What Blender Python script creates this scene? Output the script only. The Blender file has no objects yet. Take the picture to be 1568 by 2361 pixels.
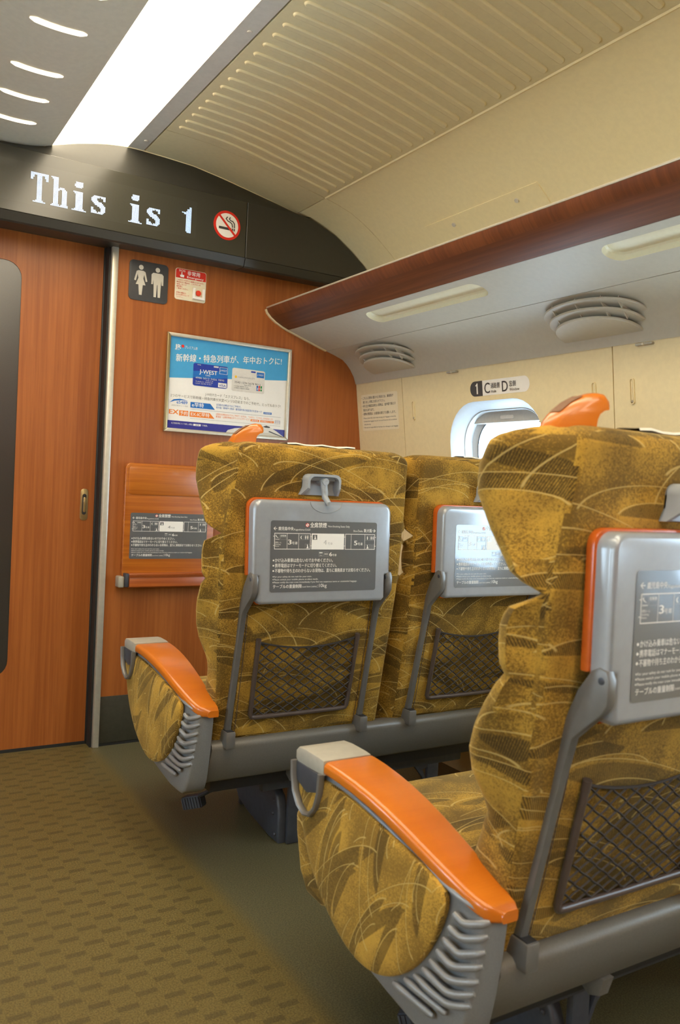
import bpy, bmesh, math, random
from math import sin, cos, pi
from mathutils import Vector, Matrix
random.seed(7)
SC = bpy.context.scene
COL = SC.collection
# ------------------------------------------------------------------ units
# the room is laid out in survey units (camera 1.09 above the floor); K turns them into metres,
# F is the ratio between the survey units of the seats and those of the room
K = 0.9358
F = 1.13 / 1.04
SEAT = False
def T(p):
    x, y, z = p
    if SEAT:
        return Vector((x * F * K, y * F * K, (1.09 - (1.09 - z) * F) * K))
    return Vector((x * K, y * K, z * K))
# ------------------------------------------------------------------ camera
yaw, pitch, roll = math.radians(31.1708), math.radians(-1.8028), math.radians(2.8729)
fwd = Vector((sin(yaw) * cos(pitch), cos(yaw) * cos(pitch), sin(pitch)))
right = Vector((cos(yaw), -sin(yaw), 0)); up = right.cross(fwd)
r2 = right * cos(roll) + up * sin(roll); u2 = -right * sin(roll) + up * cos(roll)
cam = bpy.data.cameras.new('camera'); camo = bpy.data.objects.new('camera', cam); COL.objects.link(camo)
M = Matrix((r2, u2, -fwd)).transposed().to_4x4(); M.translation = Vector((0, 0, 1.09 * K))
camo.matrix_world = M
cam.sensor_fit = 'VERTICAL'; cam.sensor_height = 23.6; cam.lens = 1904.06 / 2361 * 23.6
cam.dof.use_dof = True; cam.dof.focus_distance = 2.55; cam.dof.aperture_fstop = 4.2
cam.clip_start = 0.02
SC.camera = camo
# ------------------------------------------------------------------ world, exposure
SC.view_settings.view_transform = 'Standard'; SC.view_settings.look = 'None'
SC.view_settings.gamma = 1; SC.view_settings.use_curve_mapping = False
SC.view_settings.exposure = 0.0
LAMP = 9.0; LAMP_COL = (1.0, 0.85, 0.62)
SKY = 15.0; SKY_COL = (0.68, 0.85, 1.0)
SC.cycles.use_denoising = True
SC.cycles.max_bounces = 10; SC.cycles.diffuse_bounces = 6; SC.cycles.glossy_bounces = 4
SC.cycles.transparent_max_bounces = 8; SC.cycles.transmission_bounces = 4
SC.cycles.sample_clamp_indirect = 6.0
SC.cycles.caustics_reflective = False; SC.cycles.caustics_refractive = False
W = bpy.data.worlds.new('sky'); SC.world = W; W.use_nodes = True
W.node_tree.nodes['Background'].inputs[0].default_value = (*SKY_COL, 1)
W.node_tree.nodes['Background'].inputs[1].default_value = SKY

# ------------------------------------------------------------------ materials
def lin(c):
    return tuple(((v / 255) / 12.92 if v / 255 <= 0.04045 else ((v / 255 + 0.055) / 1.055) ** 2.4) for v in c) + (1.0,)
class NT:
    def __init__(s, name):
        s.m = bpy.data.materials.new(name); s.m.use_nodes = True
        s.t = s.m.node_tree; s.b = s.t.nodes['Principled BSDF']
    def n(s, kind, **kw):
        o = s.t.nodes.new(kind)
        for k, v in kw.items(): setattr(o, k, v)
        return o
    def l(s, a, b): s.t.links.new(a, b)
    def put(s, sock, v):
        if hasattr(v, 'is_output'): s.l(v, sock)
        else: sock.default_value = v
    def math(s, op, a, b=0.0, c=None, clamp=False):
        o = s.n('ShaderNodeMath', operation=op, use_clamp=clamp)
        s.put(o.inputs[0], a); s.put(o.inputs[1], b)
        if c is not None: s.put(o.inputs[2], c)
        return o.outputs[0]
    def mix(s, f, a, b, blend='MIX'):
        o = s.n('ShaderNodeMix', data_type='RGBA', blend_type=blend)
        s.put(o.inputs[0], f); s.put(o.inputs[6], a); s.put(o.inputs[7], b)
        return o.outputs[2]
    def ramp(s, f, a, b):
        o = s.n('ShaderNodeMapRange', interpolation_type='SMOOTHSTEP')
        s.put(o.inputs[0], f); o.inputs[1].default_value = a; o.inputs[2].default_value = b
        return o.outputs[0]
    def uv(s, sx=1, sy=1, rot=0, ox=0, oy=0):
        u = s.n('ShaderNodeUVMap'); m = s.n('ShaderNodeMapping')
        m.inputs['Scale'].default_value = (sx, sy, 1); m.inputs['Rotation'].default_value = (0, 0, rot)
        m.inputs['Location'].default_value = (ox, oy, 0)
        s.l(u.outputs[0], m.inputs[0]); return m.outputs[0]
    def noise(s, vec, scale, detail=2, rough=0.5, dim='2D'):
        o = s.n('ShaderNodeTexNoise', noise_dimensions=dim)
        s.l(vec, o.inputs['Vector']); o.inputs['Scale'].default_value = scale
        o.inputs['Detail'].default_value = detail; o.inputs['Roughness'].default_value = rough
        return o.outputs[0]
    def bump(s, h, strength, dist=0.001):
        o = s.n('ShaderNodeBump'); o.inputs['Strength'].default_value = strength; o.inputs['Distance'].default_value = dist
        s.l(h, o.inputs['Height']); s.l(o.outputs[0], s.b.inputs['Normal'])
def plain(name, rgb, rough=0.5, metal=0.0, coat=0.0, spec=0.5, grain=0.05, gscale=60, bump=0.0, sheen=0.0, cr=0.08):
    q = NT(name); b = q.b
    tc = q.n('ShaderNodeTexCoord').outputs['Object']
    nz = q.noise(tc, gscale, 3, 0.6, '3D')
    base = lin(rgb)
    dark = tuple(v * (1 - grain * 2) for v in base[:3]) + (1,)
    lite = tuple(min(1, v * (1 + grain * 2)) for v in base[:3]) + (1,)
    q.l(q.mix(q.ramp(nz, 0.3, 0.7), dark, lite), b.inputs['Base Color'])
    b.inputs['Roughness'].default_value = rough; b.inputs['Metallic'].default_value = metal
    b.inputs['Coat Weight'].default_value = coat; b.inputs['Coat Roughness'].default_value = cr
    b.inputs['Specular IOR Level'].default_value = spec; b.inputs['Sheen Weight'].default_value = sheen
    if bump:
        q.bump(q.noise(tc, 900, 2, 0.6, '3D'), bump, 0.0005)
    return q.m
def emit(name, col, strength):
    q = NT(name); q.b.inputs['Base Color'].default_value = (0.8, 0.8, 0.8, 1)
    q.b.inputs['Emission Color'].default_value = (*col, 1); q.b.inputs['Emission Strength'].default_value = strength
    return q.m
def wood(name, a, b_, c, rough=0.35, vertical=True, coat=0.0, fine=1.0):
    q = NT(name)
    s = (70 * fine, 1.6) if vertical else (1.6, 70 * fine)
    s2 = (9, 0.35) if vertical else (0.35, 9)
    n1 = q.noise(q.uv(*s), 1.0, 4, 0.6); n2 = q.noise(q.uv(*s2, ox=3.1), 1.0, 3, 0.5)
    s3 = (420, 9) if vertical else (9, 420)
    n3 = q.noise(q.uv(*s3), 1.0, 2, 0.5)
    f = q.math('ADD', q.math('MULTIPLY', n1, 0.55), q.math('MULTIPLY', n2, 0.45))
    col = q.mix(q.ramp(f, 0.36, 0.66), lin(a), lin(b_))
    col = q.mix(q.math('MULTIPLY', q.ramp(n3, 0.5, 0.8), 0.28), col, lin(c))
    q.l(col, q.b.inputs['Base Color'])
    q.b.inputs['Roughness'].default_value = rough; q.b.inputs['Coat Weight'].default_value = coat
    q.b.inputs['Coat Roughness'].default_value = 0.12
    return q.m
FAB_A = (184, 143, 55); FAB_B = (150, 115, 45)
def fabric(name, rot=0.0, gd=0.72, A=FAB_A, B=FAB_B, S=1.08):
    q = NT(name); b = q.b
    u = q.n('ShaderNodeUVMap')
    oi = q.n('ShaderNodeObjectInfo')
    off = q.n('ShaderNodeVectorMath', operation='ADD')
    q.l(u.outputs[0], off.inputs[0])
    cmb = q.n('ShaderNodeCombineXYZ'); q.l(q.math('MULTIPLY', oi.outputs['Random'], 7.0), cmb.inputs[0]); q.l(q.math('MULTIPLY', oi.outputs['Random'], 3.3), cmb.inputs[1])
    q.l(cmb.outputs[0], off.inputs[1])
    rt = q.n('ShaderNodeVectorRotate', rotation_type='Z_AXIS'); rt.inputs['Angle'].default_value = rot
    q.l(off.outputs[0], rt.inputs['Vector'])
    wob = q.n('ShaderNodeTexNoise', noise_dimensions='2D'); wob.inputs['Scale'].default_value = 5; wob.inputs['Detail'].default_value = 1
    q.l(rt.outputs[0], wob.inputs['Vector'])
    def arcs(sx, sy, ox, ang):
        r0 = q.n('ShaderNodeVectorRotate', rotation_type='Z_AXIS'); r0.inputs['Angle'].default_value = ang
        q.l(rt.outputs[0], r0.inputs['Vector'])
        mp = q.n('ShaderNodeMapping'); mp.inputs['Scale'].default_value = (sx * S, sy * S, 1); mp.inputs['Location'].default_value = (ox, ox * 0.7, 0)
        q.l(r0.outputs[0], mp.inputs[0])
        v = q.n('ShaderNodeTexVoronoi', voronoi_dimensions='2D'); v.inputs['Scale'].default_value = 1.0; v.inputs['Randomness'].default_value = 0.7
        q.l(mp.outputs[0], v.inputs['Vector'])
        df = q.n('ShaderNodeVectorMath', operation='SUBTRACT'); q.l(mp.outputs[0], df.inputs[0]); q.l(v.outputs['Position'], df.inputs[1])
        sp = q.n('ShaderNodeSeparateXYZ'); q.l(df.outputs[0], sp.inputs[0])
        sc = q.n('ShaderNodeSeparateColor'); q.l(v.outputs['Color'], sc.inputs[0])
        return v.outputs['Distance'], sp.outputs[0], sp.outputs[1], sc.outputs[0], sc.outputs[1]
    LA = [arcs(2.8, 9.5, 0.0, 0.05), arcs(2.3, 7.0, 4.3, -0.30), arcs(1.8, 6.0, 9.1, 0.36)]
    def ring(d, r, w):
        return q.math('SUBTRACT', 1.0, q.ramp(q.math('ABSOLUTE', q.math('SUBTRACT', d, r)), w * 0.5, w))
    lines = None; dk = None; tone = None
    hi = lambda v, a, w=0.02: q.ramp(v, a, a + w)
    lo = lambda v, a, w=0.02: q.math('SUBTRACT', 1.0, q.ramp(v, a - w, a))
    mul = lambda *x: x[0] if len(x) == 1 else q.math('MULTIPLY', x[0], mul(*x[1:]))
    for i, (d, x, y, c1, c2) in enumerate(LA):
        for r in ((0.50, 0.27), (0.50, 0.30), (0.52, 0.36, 0.2))[i]:
            one = mul(ring(d, r, (0.0085, 0.0068, 0.0062)[i]), hi(y, 0.03 + 0.05 * r, 0.03))
            lines = one if lines is None else q.math('MAXIMUM', lines, one)
        d2, x2, y2, e1, e2 = LA[(i + 1) % 3]
        # a lens between an upper arc and the edge of a neighbouring figure
        lens = mul(lo(d, 0.50), hi(d, 0.27), hi(y, 0.10), hi(c1, 0.35), lo(d2, 0.50), hi(q.math('SUBTRACT', x2, x), -0.1))
        small = mul(lo(d, 0.27), hi(y, 0.03), hi(c2, 0.45))
        both = q.math('MAXIMUM', lens, small)
        dk = both if dk is None else q.math('MAXIMUM', dk, both)
        tn = mul(lo(d, 0.50), hi(y, 0.0), c2)
        tone = tn if tone is None else q.math('ADD', tone, tn)
    low = q.noise(rt.outputs[0], 11, 3, 0.6)
    fine = q.noise(rt.outputs[0], 620, 2, 0.75)
    mid = q.noise(rt.outputs[0], 230, 3, 0.8)
    sx = q.n('ShaderNodeSeparateXYZ'); q.l(rt.outputs[0], sx.inputs[0])
    dg = q.math('ADD', q.math('MULTIPLY', sx.outputs[0], 2 * pi / 0.0036), q.math('MULTIPLY', sx.outputs[1], 2 * pi / 0.0075))
    hatch = q.ramp(q.math('SINE', dg), -0.4, 0.6)
    grad = q.ramp(LA[0][0], 0.0, 0.62)
    thr = q.math('ADD', q.math('MULTIPLY', grad, 0.14), q.math('MULTIPLY', low, 0.26))
    grain = q.ramp(q.math('SUBTRACT', q.math('ADD', q.math('MULTIPLY', fine, 0.5), q.math('MULTIPLY', mid, 0.5)), q.math('SUBTRACT', 0.705, thr)), -0.05, 0.06)
    base = q.mix(q.ramp(low, 0.25, 0.75), lin(A), lin(B))
    base = q.mix(q.math('MULTIPLY', tone, 0.22), base, lin((206, 160, 62)))
    base = q.mix(q.math('MULTIPLY', grain, gd), base, lin((70, 52, 24)))
    dkf = q.math('MULTIPLY', dk, q.math('ADD', 0.36, q.math('MULTIPLY', hatch, 0.52)))
    base = q.mix(dkf, base, lin((54, 42, 22)))
    base = q.mix(q.math('MULTIPLY', lines, 0.62), base, lin((208, 178, 108)))
    q.l(base, b.inputs['Base Color'])
    b.inputs['Roughness'].default_value = 0.9; b.inputs['Specular IOR Level'].default_value = 0.15
    b.inputs['Sheen Weight'].default_value = 0.35; b.inputs['Sheen Roughness'].default_value = 0.45
    b.inputs['Sheen Tint'].default_value = (1.0, 0.78, 0.35, 1)
    q.bump(q.math('ADD', fine, q.math('MULTIPLY', lines, 0.6)), 0.3, 0.001)
    return q.m
def carpet():
    q = NT('aisle_carpet'); b = q.b
    u = q.n('ShaderNodeUVMap'); s = q.n('ShaderNodeSeparateXYZ'); q.l(u.outputs[0], s.inputs[0])
    X, Y = s.outputs[0], s.outputs[1]
    cx = q.math('DIVIDE', q.math('SUBTRACT', X, 0.857), 0.05)
    ci = q.math('FLOOR', cx); fx = q.math('SUBTRACT', cx, ci)
    odd = q.math('MODULO', q.math('ABSOLUTE', ci), 2.0)
    yy = q.math('DIVIDE', q.math('SUBTRACT', q.math('ADD', Y, q.math('MULTIPLY', odd, 0.03375)), 1.72), 0.0675)
    fy = q.math('ABSOLUTE', q.math('SUBTRACT', q.math('FRACT', q.math('ADD', yy, 0.0)), 0.5))
    my = q.ramp(fy, 0.345, 0.40)
    mx = q.math('MULTIPLY', q.ramp(fx, 0.01, 0.08), q.math('SUBTRACT', 1.0, q.ramp(fx, 0.92, 0.99)))
    dash = q.math('MULTIPLY', my, mx)
    stripe = q.ramp(q.math('SINE', q.math('MULTIPLY', Y, 2 * pi / 0.0036)), -0.9, 0.3)
    inside = q.math('SUBTRACT', 1.0, q.ramp(X, 0.853, 0.856))
    dash = q.math('MULTIPLY', q.math('MULTIPLY', dash, inside), q.math('ADD', 0.45, q.math('MULTIPLY', stripe, 0.4)))
    tc = q.n('ShaderNodeUVMap').outputs[0]
    n1 = q.noise(tc, 260, 3, 0.75); n2 = q.noise(tc, 900, 2, 0.6); n3 = q.noise(tc, 3, 2, 0.5)
    aisle = q.mix(q.ramp(n1, 0.3, 0.72), lin((86, 74, 42)), lin((124, 109, 62)))
    side = q.mix(q.ramp(n1, 0.3, 0.72), lin((78, 74, 52)), lin((114, 108, 78)))
    ns = q.math('SUBTRACT', 1.0, q.ramp(q.math('ADD', X, q.math('MULTIPLY', n1, 0.02)), 0.87, 0.93))
    col = q.mix(ns, side, aisle)
    col = q.mix(q.math('MULTIPLY', q.ramp(n2, 0.4, 0.8), 0.25), col, lin((70, 60, 36)))
    col = q.mix(q.math('MULTIPLY', dash, 0.62), col, lin((56, 49, 33)))
    q.l(col, b.inputs['Base Color'])
    b.inputs['Roughness'].default_value = 0.42; b.inputs['Specular IOR Level'].default_value = 0.35
    q.bump(n2, 0.25, 0.001)
    return q.m
def glassmat():
    q = NT('window_glass'); t = q.t
    out = t.nodes['Material Output']; t.nodes.remove(q.b)
    tr = q.n('ShaderNodeBsdfTransparent'); tr.inputs[0].default_value = (0.93, 0.97, 1.0, 1)
    gl = q.n('ShaderNodeBsdfGlossy'); gl.inputs['Roughness'].default_value = 0.02
    nz = q.noise(q.n('ShaderNodeTexCoord').outputs['Object'], 5, 1, 0.5, '3D')
    mx = q.n('ShaderNodeMixShader'); q.l(q.math('ADD', 0.05, q.math('MULTIPLY', nz, 0.02)), mx.inputs[0])
    q.l(tr.outputs[0], mx.inputs[1]); q.l(gl.outputs[0], mx.inputs[2]); q.l(mx.outputs[0], out.inputs[0])
    return q.m
def frosted():
    q = NT('frosted_door_glass'); b = q.b
    uv = q.uv(1, 1)
    nz = q.noise(uv, 300, 2, 0.6)
    q.l(q.mix(nz, lin((38, 38, 36)), lin((46, 46, 44))), b.inputs['Base Color'])
    b.inputs['Roughness'].default_value = 0.26; b.inputs['Specular IOR Level'].default_value = 1.0
    b.inputs['Coat Weight'].default_value = 0.4; b.inputs['Coat Roughness'].default_value = 0.35
    return q.m
def ledpanel():
    q = NT('display_panel_face'); b = q.b
    u = q.n('ShaderNodeUVMap'); s = q.n('ShaderNodeSeparateXYZ'); q.l(u.outputs[0], s.inputs[0])
    P = 0.0044
    a = q.ramp(q.math('SINE', q.math('MULTIPLY', s.outputs[0], 2 * pi / P)), 0.2, 0.8)
    c = q.ramp(q.math('SINE', q.math('MULTIPLY', s.outputs[1], 2 * pi / P)), 0.2, 0.8)
    box = q.math('MULTIPLY', q.math('MULTIPLY', q.ramp(s.outputs[0], -0.26, -0.25), q.math('SUBTRACT', 1, q.ramp(s.outputs[0], 1.182, 1.184))),
                 q.math('MULTIPLY', q.ramp(s.outputs[1], 2.045, 2.047), q.math('SUBTRACT', 1, q.ramp(s.outputs[1], 2.188, 2.19))))
    f = q.math('MULTIPLY', q.math('MULTIPLY', a, c), q.math('MULTIPLY', box, 0.55))
    q.l(q.mix(f, lin((60, 59, 50)), lin((96, 96, 88))), b.inputs['Base Color'])
    b.inputs['Roughness'].default_value = 0.22; b.inputs['Specular IOR Level'].default_value = 0.6
    return q.m
m = {}
m['cream'] = plain('cream_wall_panel', (226, 210, 166), 0.5, grain=0.012, bump=0.08)
m['ceil'] = plain('ivory_ceiling_panel', (232, 219, 176), 0.45, grain=0.012)
m['ribp'] = plain('ivory_ribbed_panel_shaded', (212, 200, 160), 0.45, grain=0.012)  # ivory set darker than the cove, painting in shade beside the lamp
m['ceilmid'] = plain('grey_centre_ceiling', (214, 207, 186), 0.5, grain=0.015)
m['trimgrey'] = plain('grey_light_trim', (196, 192, 182), 0.4, grain=0.02)
m['rackgrey'] = plain('grey_white_rack_plastic', (190, 184, 166), 0.5, grain=0.012)
m['recess'] = plain('pale_yellow_lens', (232, 226, 196), 0.35, grain=0.01)
m['lamp'] = emit('glowing_ceiling_diffuser', LAMP_COL, LAMP)
m['slot'] = emit('glowing_slot', (1.0, 0.86, 0.62), 3.0)
m['wallwood'] = wood('red_brown_wall_wood', (170, 98, 44), (148, 80, 33), (126, 64, 26), 0.38)
m['rackwood'] = wood('dark_red_rack_wood', (122, 68, 34), (98, 52, 25), (76, 38, 18), 0.5)
m['trayboard'] = wood('honey_tray_wood', (188, 108, 34), (160, 84, 24), (140, 72, 20), 0.3, vertical=False, coat=0.2)
m['barwood'] = wood('brown_bar_wood', (176, 92, 36), (146, 70, 26), (120, 56, 20), 0.35, vertical=False)
m['armwood'] = wood('varnished_orange_wood', (206, 114, 28), (196, 104, 23), (186, 96, 20), 0.28, vertical=False, coat=0.45, fine=0.25)
m['orange'] = plain('varnished_orange_edge', (190, 88, 26), 0.25, coat=0.4, grain=0.04)
m['fabric'] = fabric('gold_figured_moquette')
m['fabric_arm'] = fabric('gold_figured_moquette_turned', 1.05, 0.55, (196, 152, 62), (172, 132, 54), 1.5)
m['shell'] = plain('silver_grey_plastic', (136, 136, 135), 0.32, metal=0.25, grain=0.03, gscale=400)
m['beam'] = plain('grey_painted_beam', (116, 113, 106), 0.42, metal=0.15, grain=0.03, gscale=300)
m['tray'] = plain('blue_grey_tray_plastic', (146, 152, 158), 0.36, spec=0.7, coat=1.0, grain=0.015, cr=0.17)
m['tray'].node_tree.nodes['Principled BSDF'].inputs['Coat IOR'].default_value = 1.75
m['arm'] = plain('grey_tray_arm_metal', (118, 116, 112), 0.36, metal=0.35, grain=0.02)
m['latch'] = plain('light_grey_latch_plastic', (158, 164, 168), 0.4, grain=0.015)
m['sticker'] = plain('slate_grey_print', (92, 96, 100), 0.3, coat=1.0, grain=0.01, cr=0.08)
m['sticker'].node_tree.nodes['Principled BSDF'].inputs['Coat IOR'].default_value = 1.7
m['cap'] = plain('warm_grey_cap', (170, 164, 148), 0.4, grain=0.02)
m['netframe'] = plain('brown_grey_net_frame', (84, 72, 66), 0.3, grain=0.03)
m['net'] = plain('dark_grey_net_cord', (52, 46, 42), 0.6, grain=0.05)
m['dark'] = plain('dark_seat_steel', (76, 79, 86), 0.4, metal=0.3, grain=0.04)
m['darker'] = plain('black_grey_plastic', (40, 40, 42), 0.5, grain=0.05)
m['black'] = plain('black_display_housing', (54, 53, 47), 0.36, grain=0.02)
m['led_face'] = ledpanel()
m['ledon'] = emit('lit_blue_white_led', (0.26, 0.56, 1.0), 1.6)
m['silver'] = plain('brushed_aluminium', (214, 208, 190), 0.42, metal=0.6, grain=0.02)
m['goldmetal'] = plain('champagne_metal', (186, 166, 120), 0.3, metal=0.8, grain=0.02)
m['gasket'] = plain('black_rubber_gasket', (34, 35, 34), 0.6, grain=0.03)
m['kick'] = plain('olive_black_kick_plate', (62, 60, 48), 0.4, grain=0.05)
m['white'] = plain('white_print', (240, 238, 230), 0.4, grain=0.005)
m['cloth'] = plain('white_headrest_cloth', (236, 230, 214), 0.8, grain=0.02, bump=0.2)
m['paper'] = plain('cream_label', (232, 222, 192), 0.5, grain=0.008)
m['signgrey'] = plain('charcoal_sign', (66, 66, 66), 0.45, grain=0.02)
m['pict'] = plain('silver_pictogram', (206, 200, 184), 0.4, grain=0.01)
m['inklight'] = plain('grey_brown_print', (132, 126, 112), 0.5, grain=0.02)
m['red'] = plain('red_print', (214, 44, 30), 0.4, grain=0.02)
m['redbtn'] = plain('red_orange_button', (224, 66, 40), 0.3, grain=0.02)
m['ink'] = plain('dark_print', (64, 62, 60), 0.5, grain=0.02)
m['paleprint'] = plain('greyed_print', (150, 150, 148), 0.5, grain=0.02)
m['sky'] = plain('poster_sky_blue', (74, 164, 214), 0.3, grain=0.01)
m['navy'] = plain('poster_navy', (44, 40, 136), 0.3, grain=0.02)
m['blue'] = plain('poster_blue', (32, 110, 190), 0.3, grain=0.02)
m['cardblue'] = plain('card_deep_blue', (40, 62, 160), 0.3, grain=0.04)
m['cardwhite'] = plain('card_silver_white', (222, 218, 208), 0.3, grain=0.02)
m['oranget'] = plain('poster_orange', (236, 130, 30), 0.3, grain=0.02)
m['green'] = plain('print_green', (40, 140, 70), 0.4, grain=0.02)
m['yellow'] = plain('print_yellow', (240, 190, 30), 0.4, grain=0.02)
m['glass'] = glassmat(); m['frost'] = frosted(); m['carpet'] = carpet()
m['winframe'] = plain('pale_grey_window_surround', (188, 190, 190), 0.4, grain=0.01)
m['shade'] = plain('grey_roller_shade', (176, 174, 166), 0.6, grain=0.02)
m['mesh'] = plain('brown_woven_insert', (120, 84, 56), 0.7, grain=0.12, gscale=900)

# ------------------------------------------------------------------ mesh helpers (survey units in, metres out)
class MB:
    def __init__(s): s.v = []; s.f = []; s.mi = []; s.mats = []; s.sm = []
    def add(s, vs, fs, mat, smooth=False):
        if mat not in s.mats: s.mats.append(mat)
        k = s.mats.index(mat); o = len(s.v)
        s.v += [tuple(p) for p in vs]
        for f in fs:
            s.f.append([i + o for i in f]); s.mi.append(k); s.sm.append(smooth)
        return s
    def bm(s, b, mat, smooth=False):
        b.verts.index_update()
        s.add([v.co[:] for v in b.verts], [[v.index for v in f.verts] for f in b.faces], mat, smooth); b.free(); return s
    def box(s, x0, x1, y0, y1, z0, z1, mat, bev=0.0, seg=2, smooth=False):
        b = bmesh.new(); bmesh.ops.create_cube(b, size=1)
        for v in b.verts:
            v.co = Vector(((x0 + x1) / 2 + v.co.x * (x1 - x0), (y0 + y1) / 2 + v.co.y * (y1 - y0), (z0 + z1) / 2 + v.co.z * (z1 - z0)))
        if bev: bmesh.ops.bevel(b, geom=b.edges[:], offset=bev, segments=seg, affect='EDGES', profile=0.5)
        return s.bm(b, mat, smooth or bev > 0)
    def prism(s, poly, axis, a0, a1, mat, bev=0.0, seg=2, smooth=False, fn=None, which='both'):
        # poly: 2-D points in the plane across the axis (x:(y,z)  y:(x,z)  z:(x,y))
        mk = {'x': lambda p, a: (a, p[0], p[1]), 'y': lambda p, a: (p[0], a, p[1]), 'z': lambda p, a: (p[0], p[1], a)}[axis]
        b = bmesh.new()
        A = [b.verts.new(mk(p, a0)) for p in poly]; B = [b.verts.new(mk(p, a1)) for p in poly]
        fa = b.faces.new(A); fb = b.faces.new(B[::-1]); n = len(poly)
        for i in range(n): b.faces.new((A[(i + 1) % n], A[i], B[i], B[(i + 1) % n]))
        bmesh.ops.recalc_face_normals(b, faces=b.faces[:])
        if bev:
            es = []
            if which in ('both', 'a'): es += list(fa.edges)
            if which in ('both', 'b'): es += list(fb.edges)
            bmesh.ops.bevel(b, geom=es, offset=bev, segments=seg, affect='EDGES', profile=0.5)
        if fn:
            for v in b.verts: v.co = Vector(fn(v.co))
        return s.bm(b, mat, smooth or bev > 0)
    def tube(s, pts, r, mat, n=8, closed=False, flat=1.0, ref=None, caps=True):
        pts = [Vector(p) for p in pts]; N = len(pts); vs = []; fs = []
        for i, p in enumerate(pts):
            a = pts[(i - 1) % N] if (closed or i) else p; c = pts[(i + 1) % N] if (closed or i < N - 1) else p
            t = (c - a).normalized()
            rf = Vector(ref) if ref else (Vector((0, 0, 1)) if abs(t.z) < 0.9 else Vector((0, 1, 0)))
            q = t.cross(rf)
            if q.length < 1e-6: q = t.cross(Vector((1, 0, 0)))
            q.normalize(); w = q.cross(t)
            rr = r[i] if isinstance(r, (list, tuple)) else r
            for k in range(n):
                an = 2 * pi * k / n; vs.append(p + q * cos(an) * rr + w * sin(an) * rr * flat)
        for i in range(N if closed else N - 1):
            for k in range(n):
                j = (i + 1) % N
                fs.append((i * n + k, i * n + (k + 1) % n, j * n + (k + 1) % n, j * n + k))
        if caps and not closed:
            fs.append(tuple(range(n))[::-1]); fs.append(tuple((N - 1) * n + k for k in range(n)))
        return s.add(vs, fs, mat, True)
    def loft(s, rings, mat, cap0=True, cap1=True, smooth=True):
        n = len(rings[0]); vs = [p for r in rings for p in r]; fs = []
        for i in range(len(rings) - 1):
            for k in range(n): fs.append((i * n + k, i * n + (k + 1) % n, (i + 1) * n + (k + 1) % n, (i + 1) * n + k))
        if cap0: fs.append(tuple(range(n))[::-1])
        if cap1: fs.append(tuple((len(rings) - 1) * n + k for k in range(n)))
        return s.add(vs, fs, mat, smooth)
    def sheetY(s, prof, y0, y1, th, mat, smooth=True, ny=1):
        # a profile (x,z) drawn along y, thickened away from the cabin
        pv = [Vector((x, 0, z)) for x, z in prof]; nn = []
        for i in range(len(pv)):
            t = (pv[min(i + 1, len(pv) - 1)] - pv[max(i - 1, 0)]).normalized(); nn.append(Vector((-t.z, 0, t.x)))
        rings = []
        for y in (y0, y1):
            rings.append([(p.x, y, p.z) for p in pv] + [((p + q * th).x, y, (p + q * th).z) for p, q in zip(pv[::-1], nn[::-1])])
        return s.loft(rings, mat, smooth=smooth)
    def sphere(s, c, r, mat, sc=(1, 1, 1)):
        b = bmesh.new(); bmesh.ops.create_icosphere(b, subdivisions=2, radius=r)
        for v in b.verts: v.co = Vector((c[0] + v.co.x * sc[0], c[1] + v.co.y * sc[1], c[2] + v.co.z * sc[2]))
        return s.bm(b, mat, True)
    def build(s, name, parent=None, base=None, recalc=True, autosm=40):
        V = [T(p) for p in s.v]
        xs = [p.x for p in V]; ys = [p.y for p in V]; zs = [p.z for p in V]
        if parent is not None: org = parent_loc[parent.name]
        elif base is not None: org = Vector(base)
        else: org = Vector(((min(xs) + max(xs)) / 2, (min(ys) + max(ys)) / 2, min(zs)))
        me = bpy.data.meshes.new(name)
        me.from_pydata([p - org for p in V], [], s.f)
        for mt in s.mats: me.materials.append(m[mt])
        me.polygons.foreach_set('material_index', s.mi)
        if recalc:
            b = bmesh.new(); b.from_mesh(me); bmesh.ops.recalc_face_normals(b, faces=b.faces[:]); b.to_mesh(me); b.free()
        me.polygons.foreach_set('use_smooth', s.sm)
        uvl = me.uv_layers.new(name='UVMap'); data = uvl.data
        for p in me.polygons:
            n = p.normal; ax, ay, az = abs(n.x), abs(n.y), abs(n.z)
            for li in p.loop_indices:
                q = s.v[me.loops[li].vertex_index]
                if ay >= ax and ay >= az: data[li].uv = (q[0], q[2])
                elif ax >= az: data[li].uv = (q[1], q[2])
                else: data[li].uv = (q[0], q[1])
        if any(s.sm): me.set_sharp_from_angle(angle=math.radians(autosm))
        o = bpy.data.objects.new(name, me); COL.objects.link(o)
        if parent is not None: o.parent = parent; parent_loc[o.name] = org
        else: o.location = org; parent_loc[o.name] = org
        return o
parent_loc = {}
def empty(name, base, label, cat, group=None, kind=None):
    o = bpy.data.objects.new(name, None); COL.objects.link(o); o.location = T(base); parent_loc[o.name] = T(base)
    o.empty_display_size = 0.1
    return tag(o, label, cat, group, kind)
def tag(o, label=None, cat=None, group=None, kind=None):
    if label: o['label'] = label
    if cat: o['category'] = cat
    if group: o['group'] = group
    if kind: o['kind'] = kind
    return o
def struct(o, label=None, cat=None): return tag(o, label, cat, None, 'structure')
def rrect(x0, x1, y0, y1, r, n=5):
    P = []
    for cx, cy, a0 in ((x1 - r, y1 - r, 0), (x0 + r, y1 - r, 90), (x0 + r, y0 + r, 180), (x1 - r, y0 + r, 270)):
        for k in range(n + 1):
            a = math.radians(a0 + 90 * k / n); P.append((cx + r * cos(a), cy + r * sin(a)))
    return P
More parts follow.
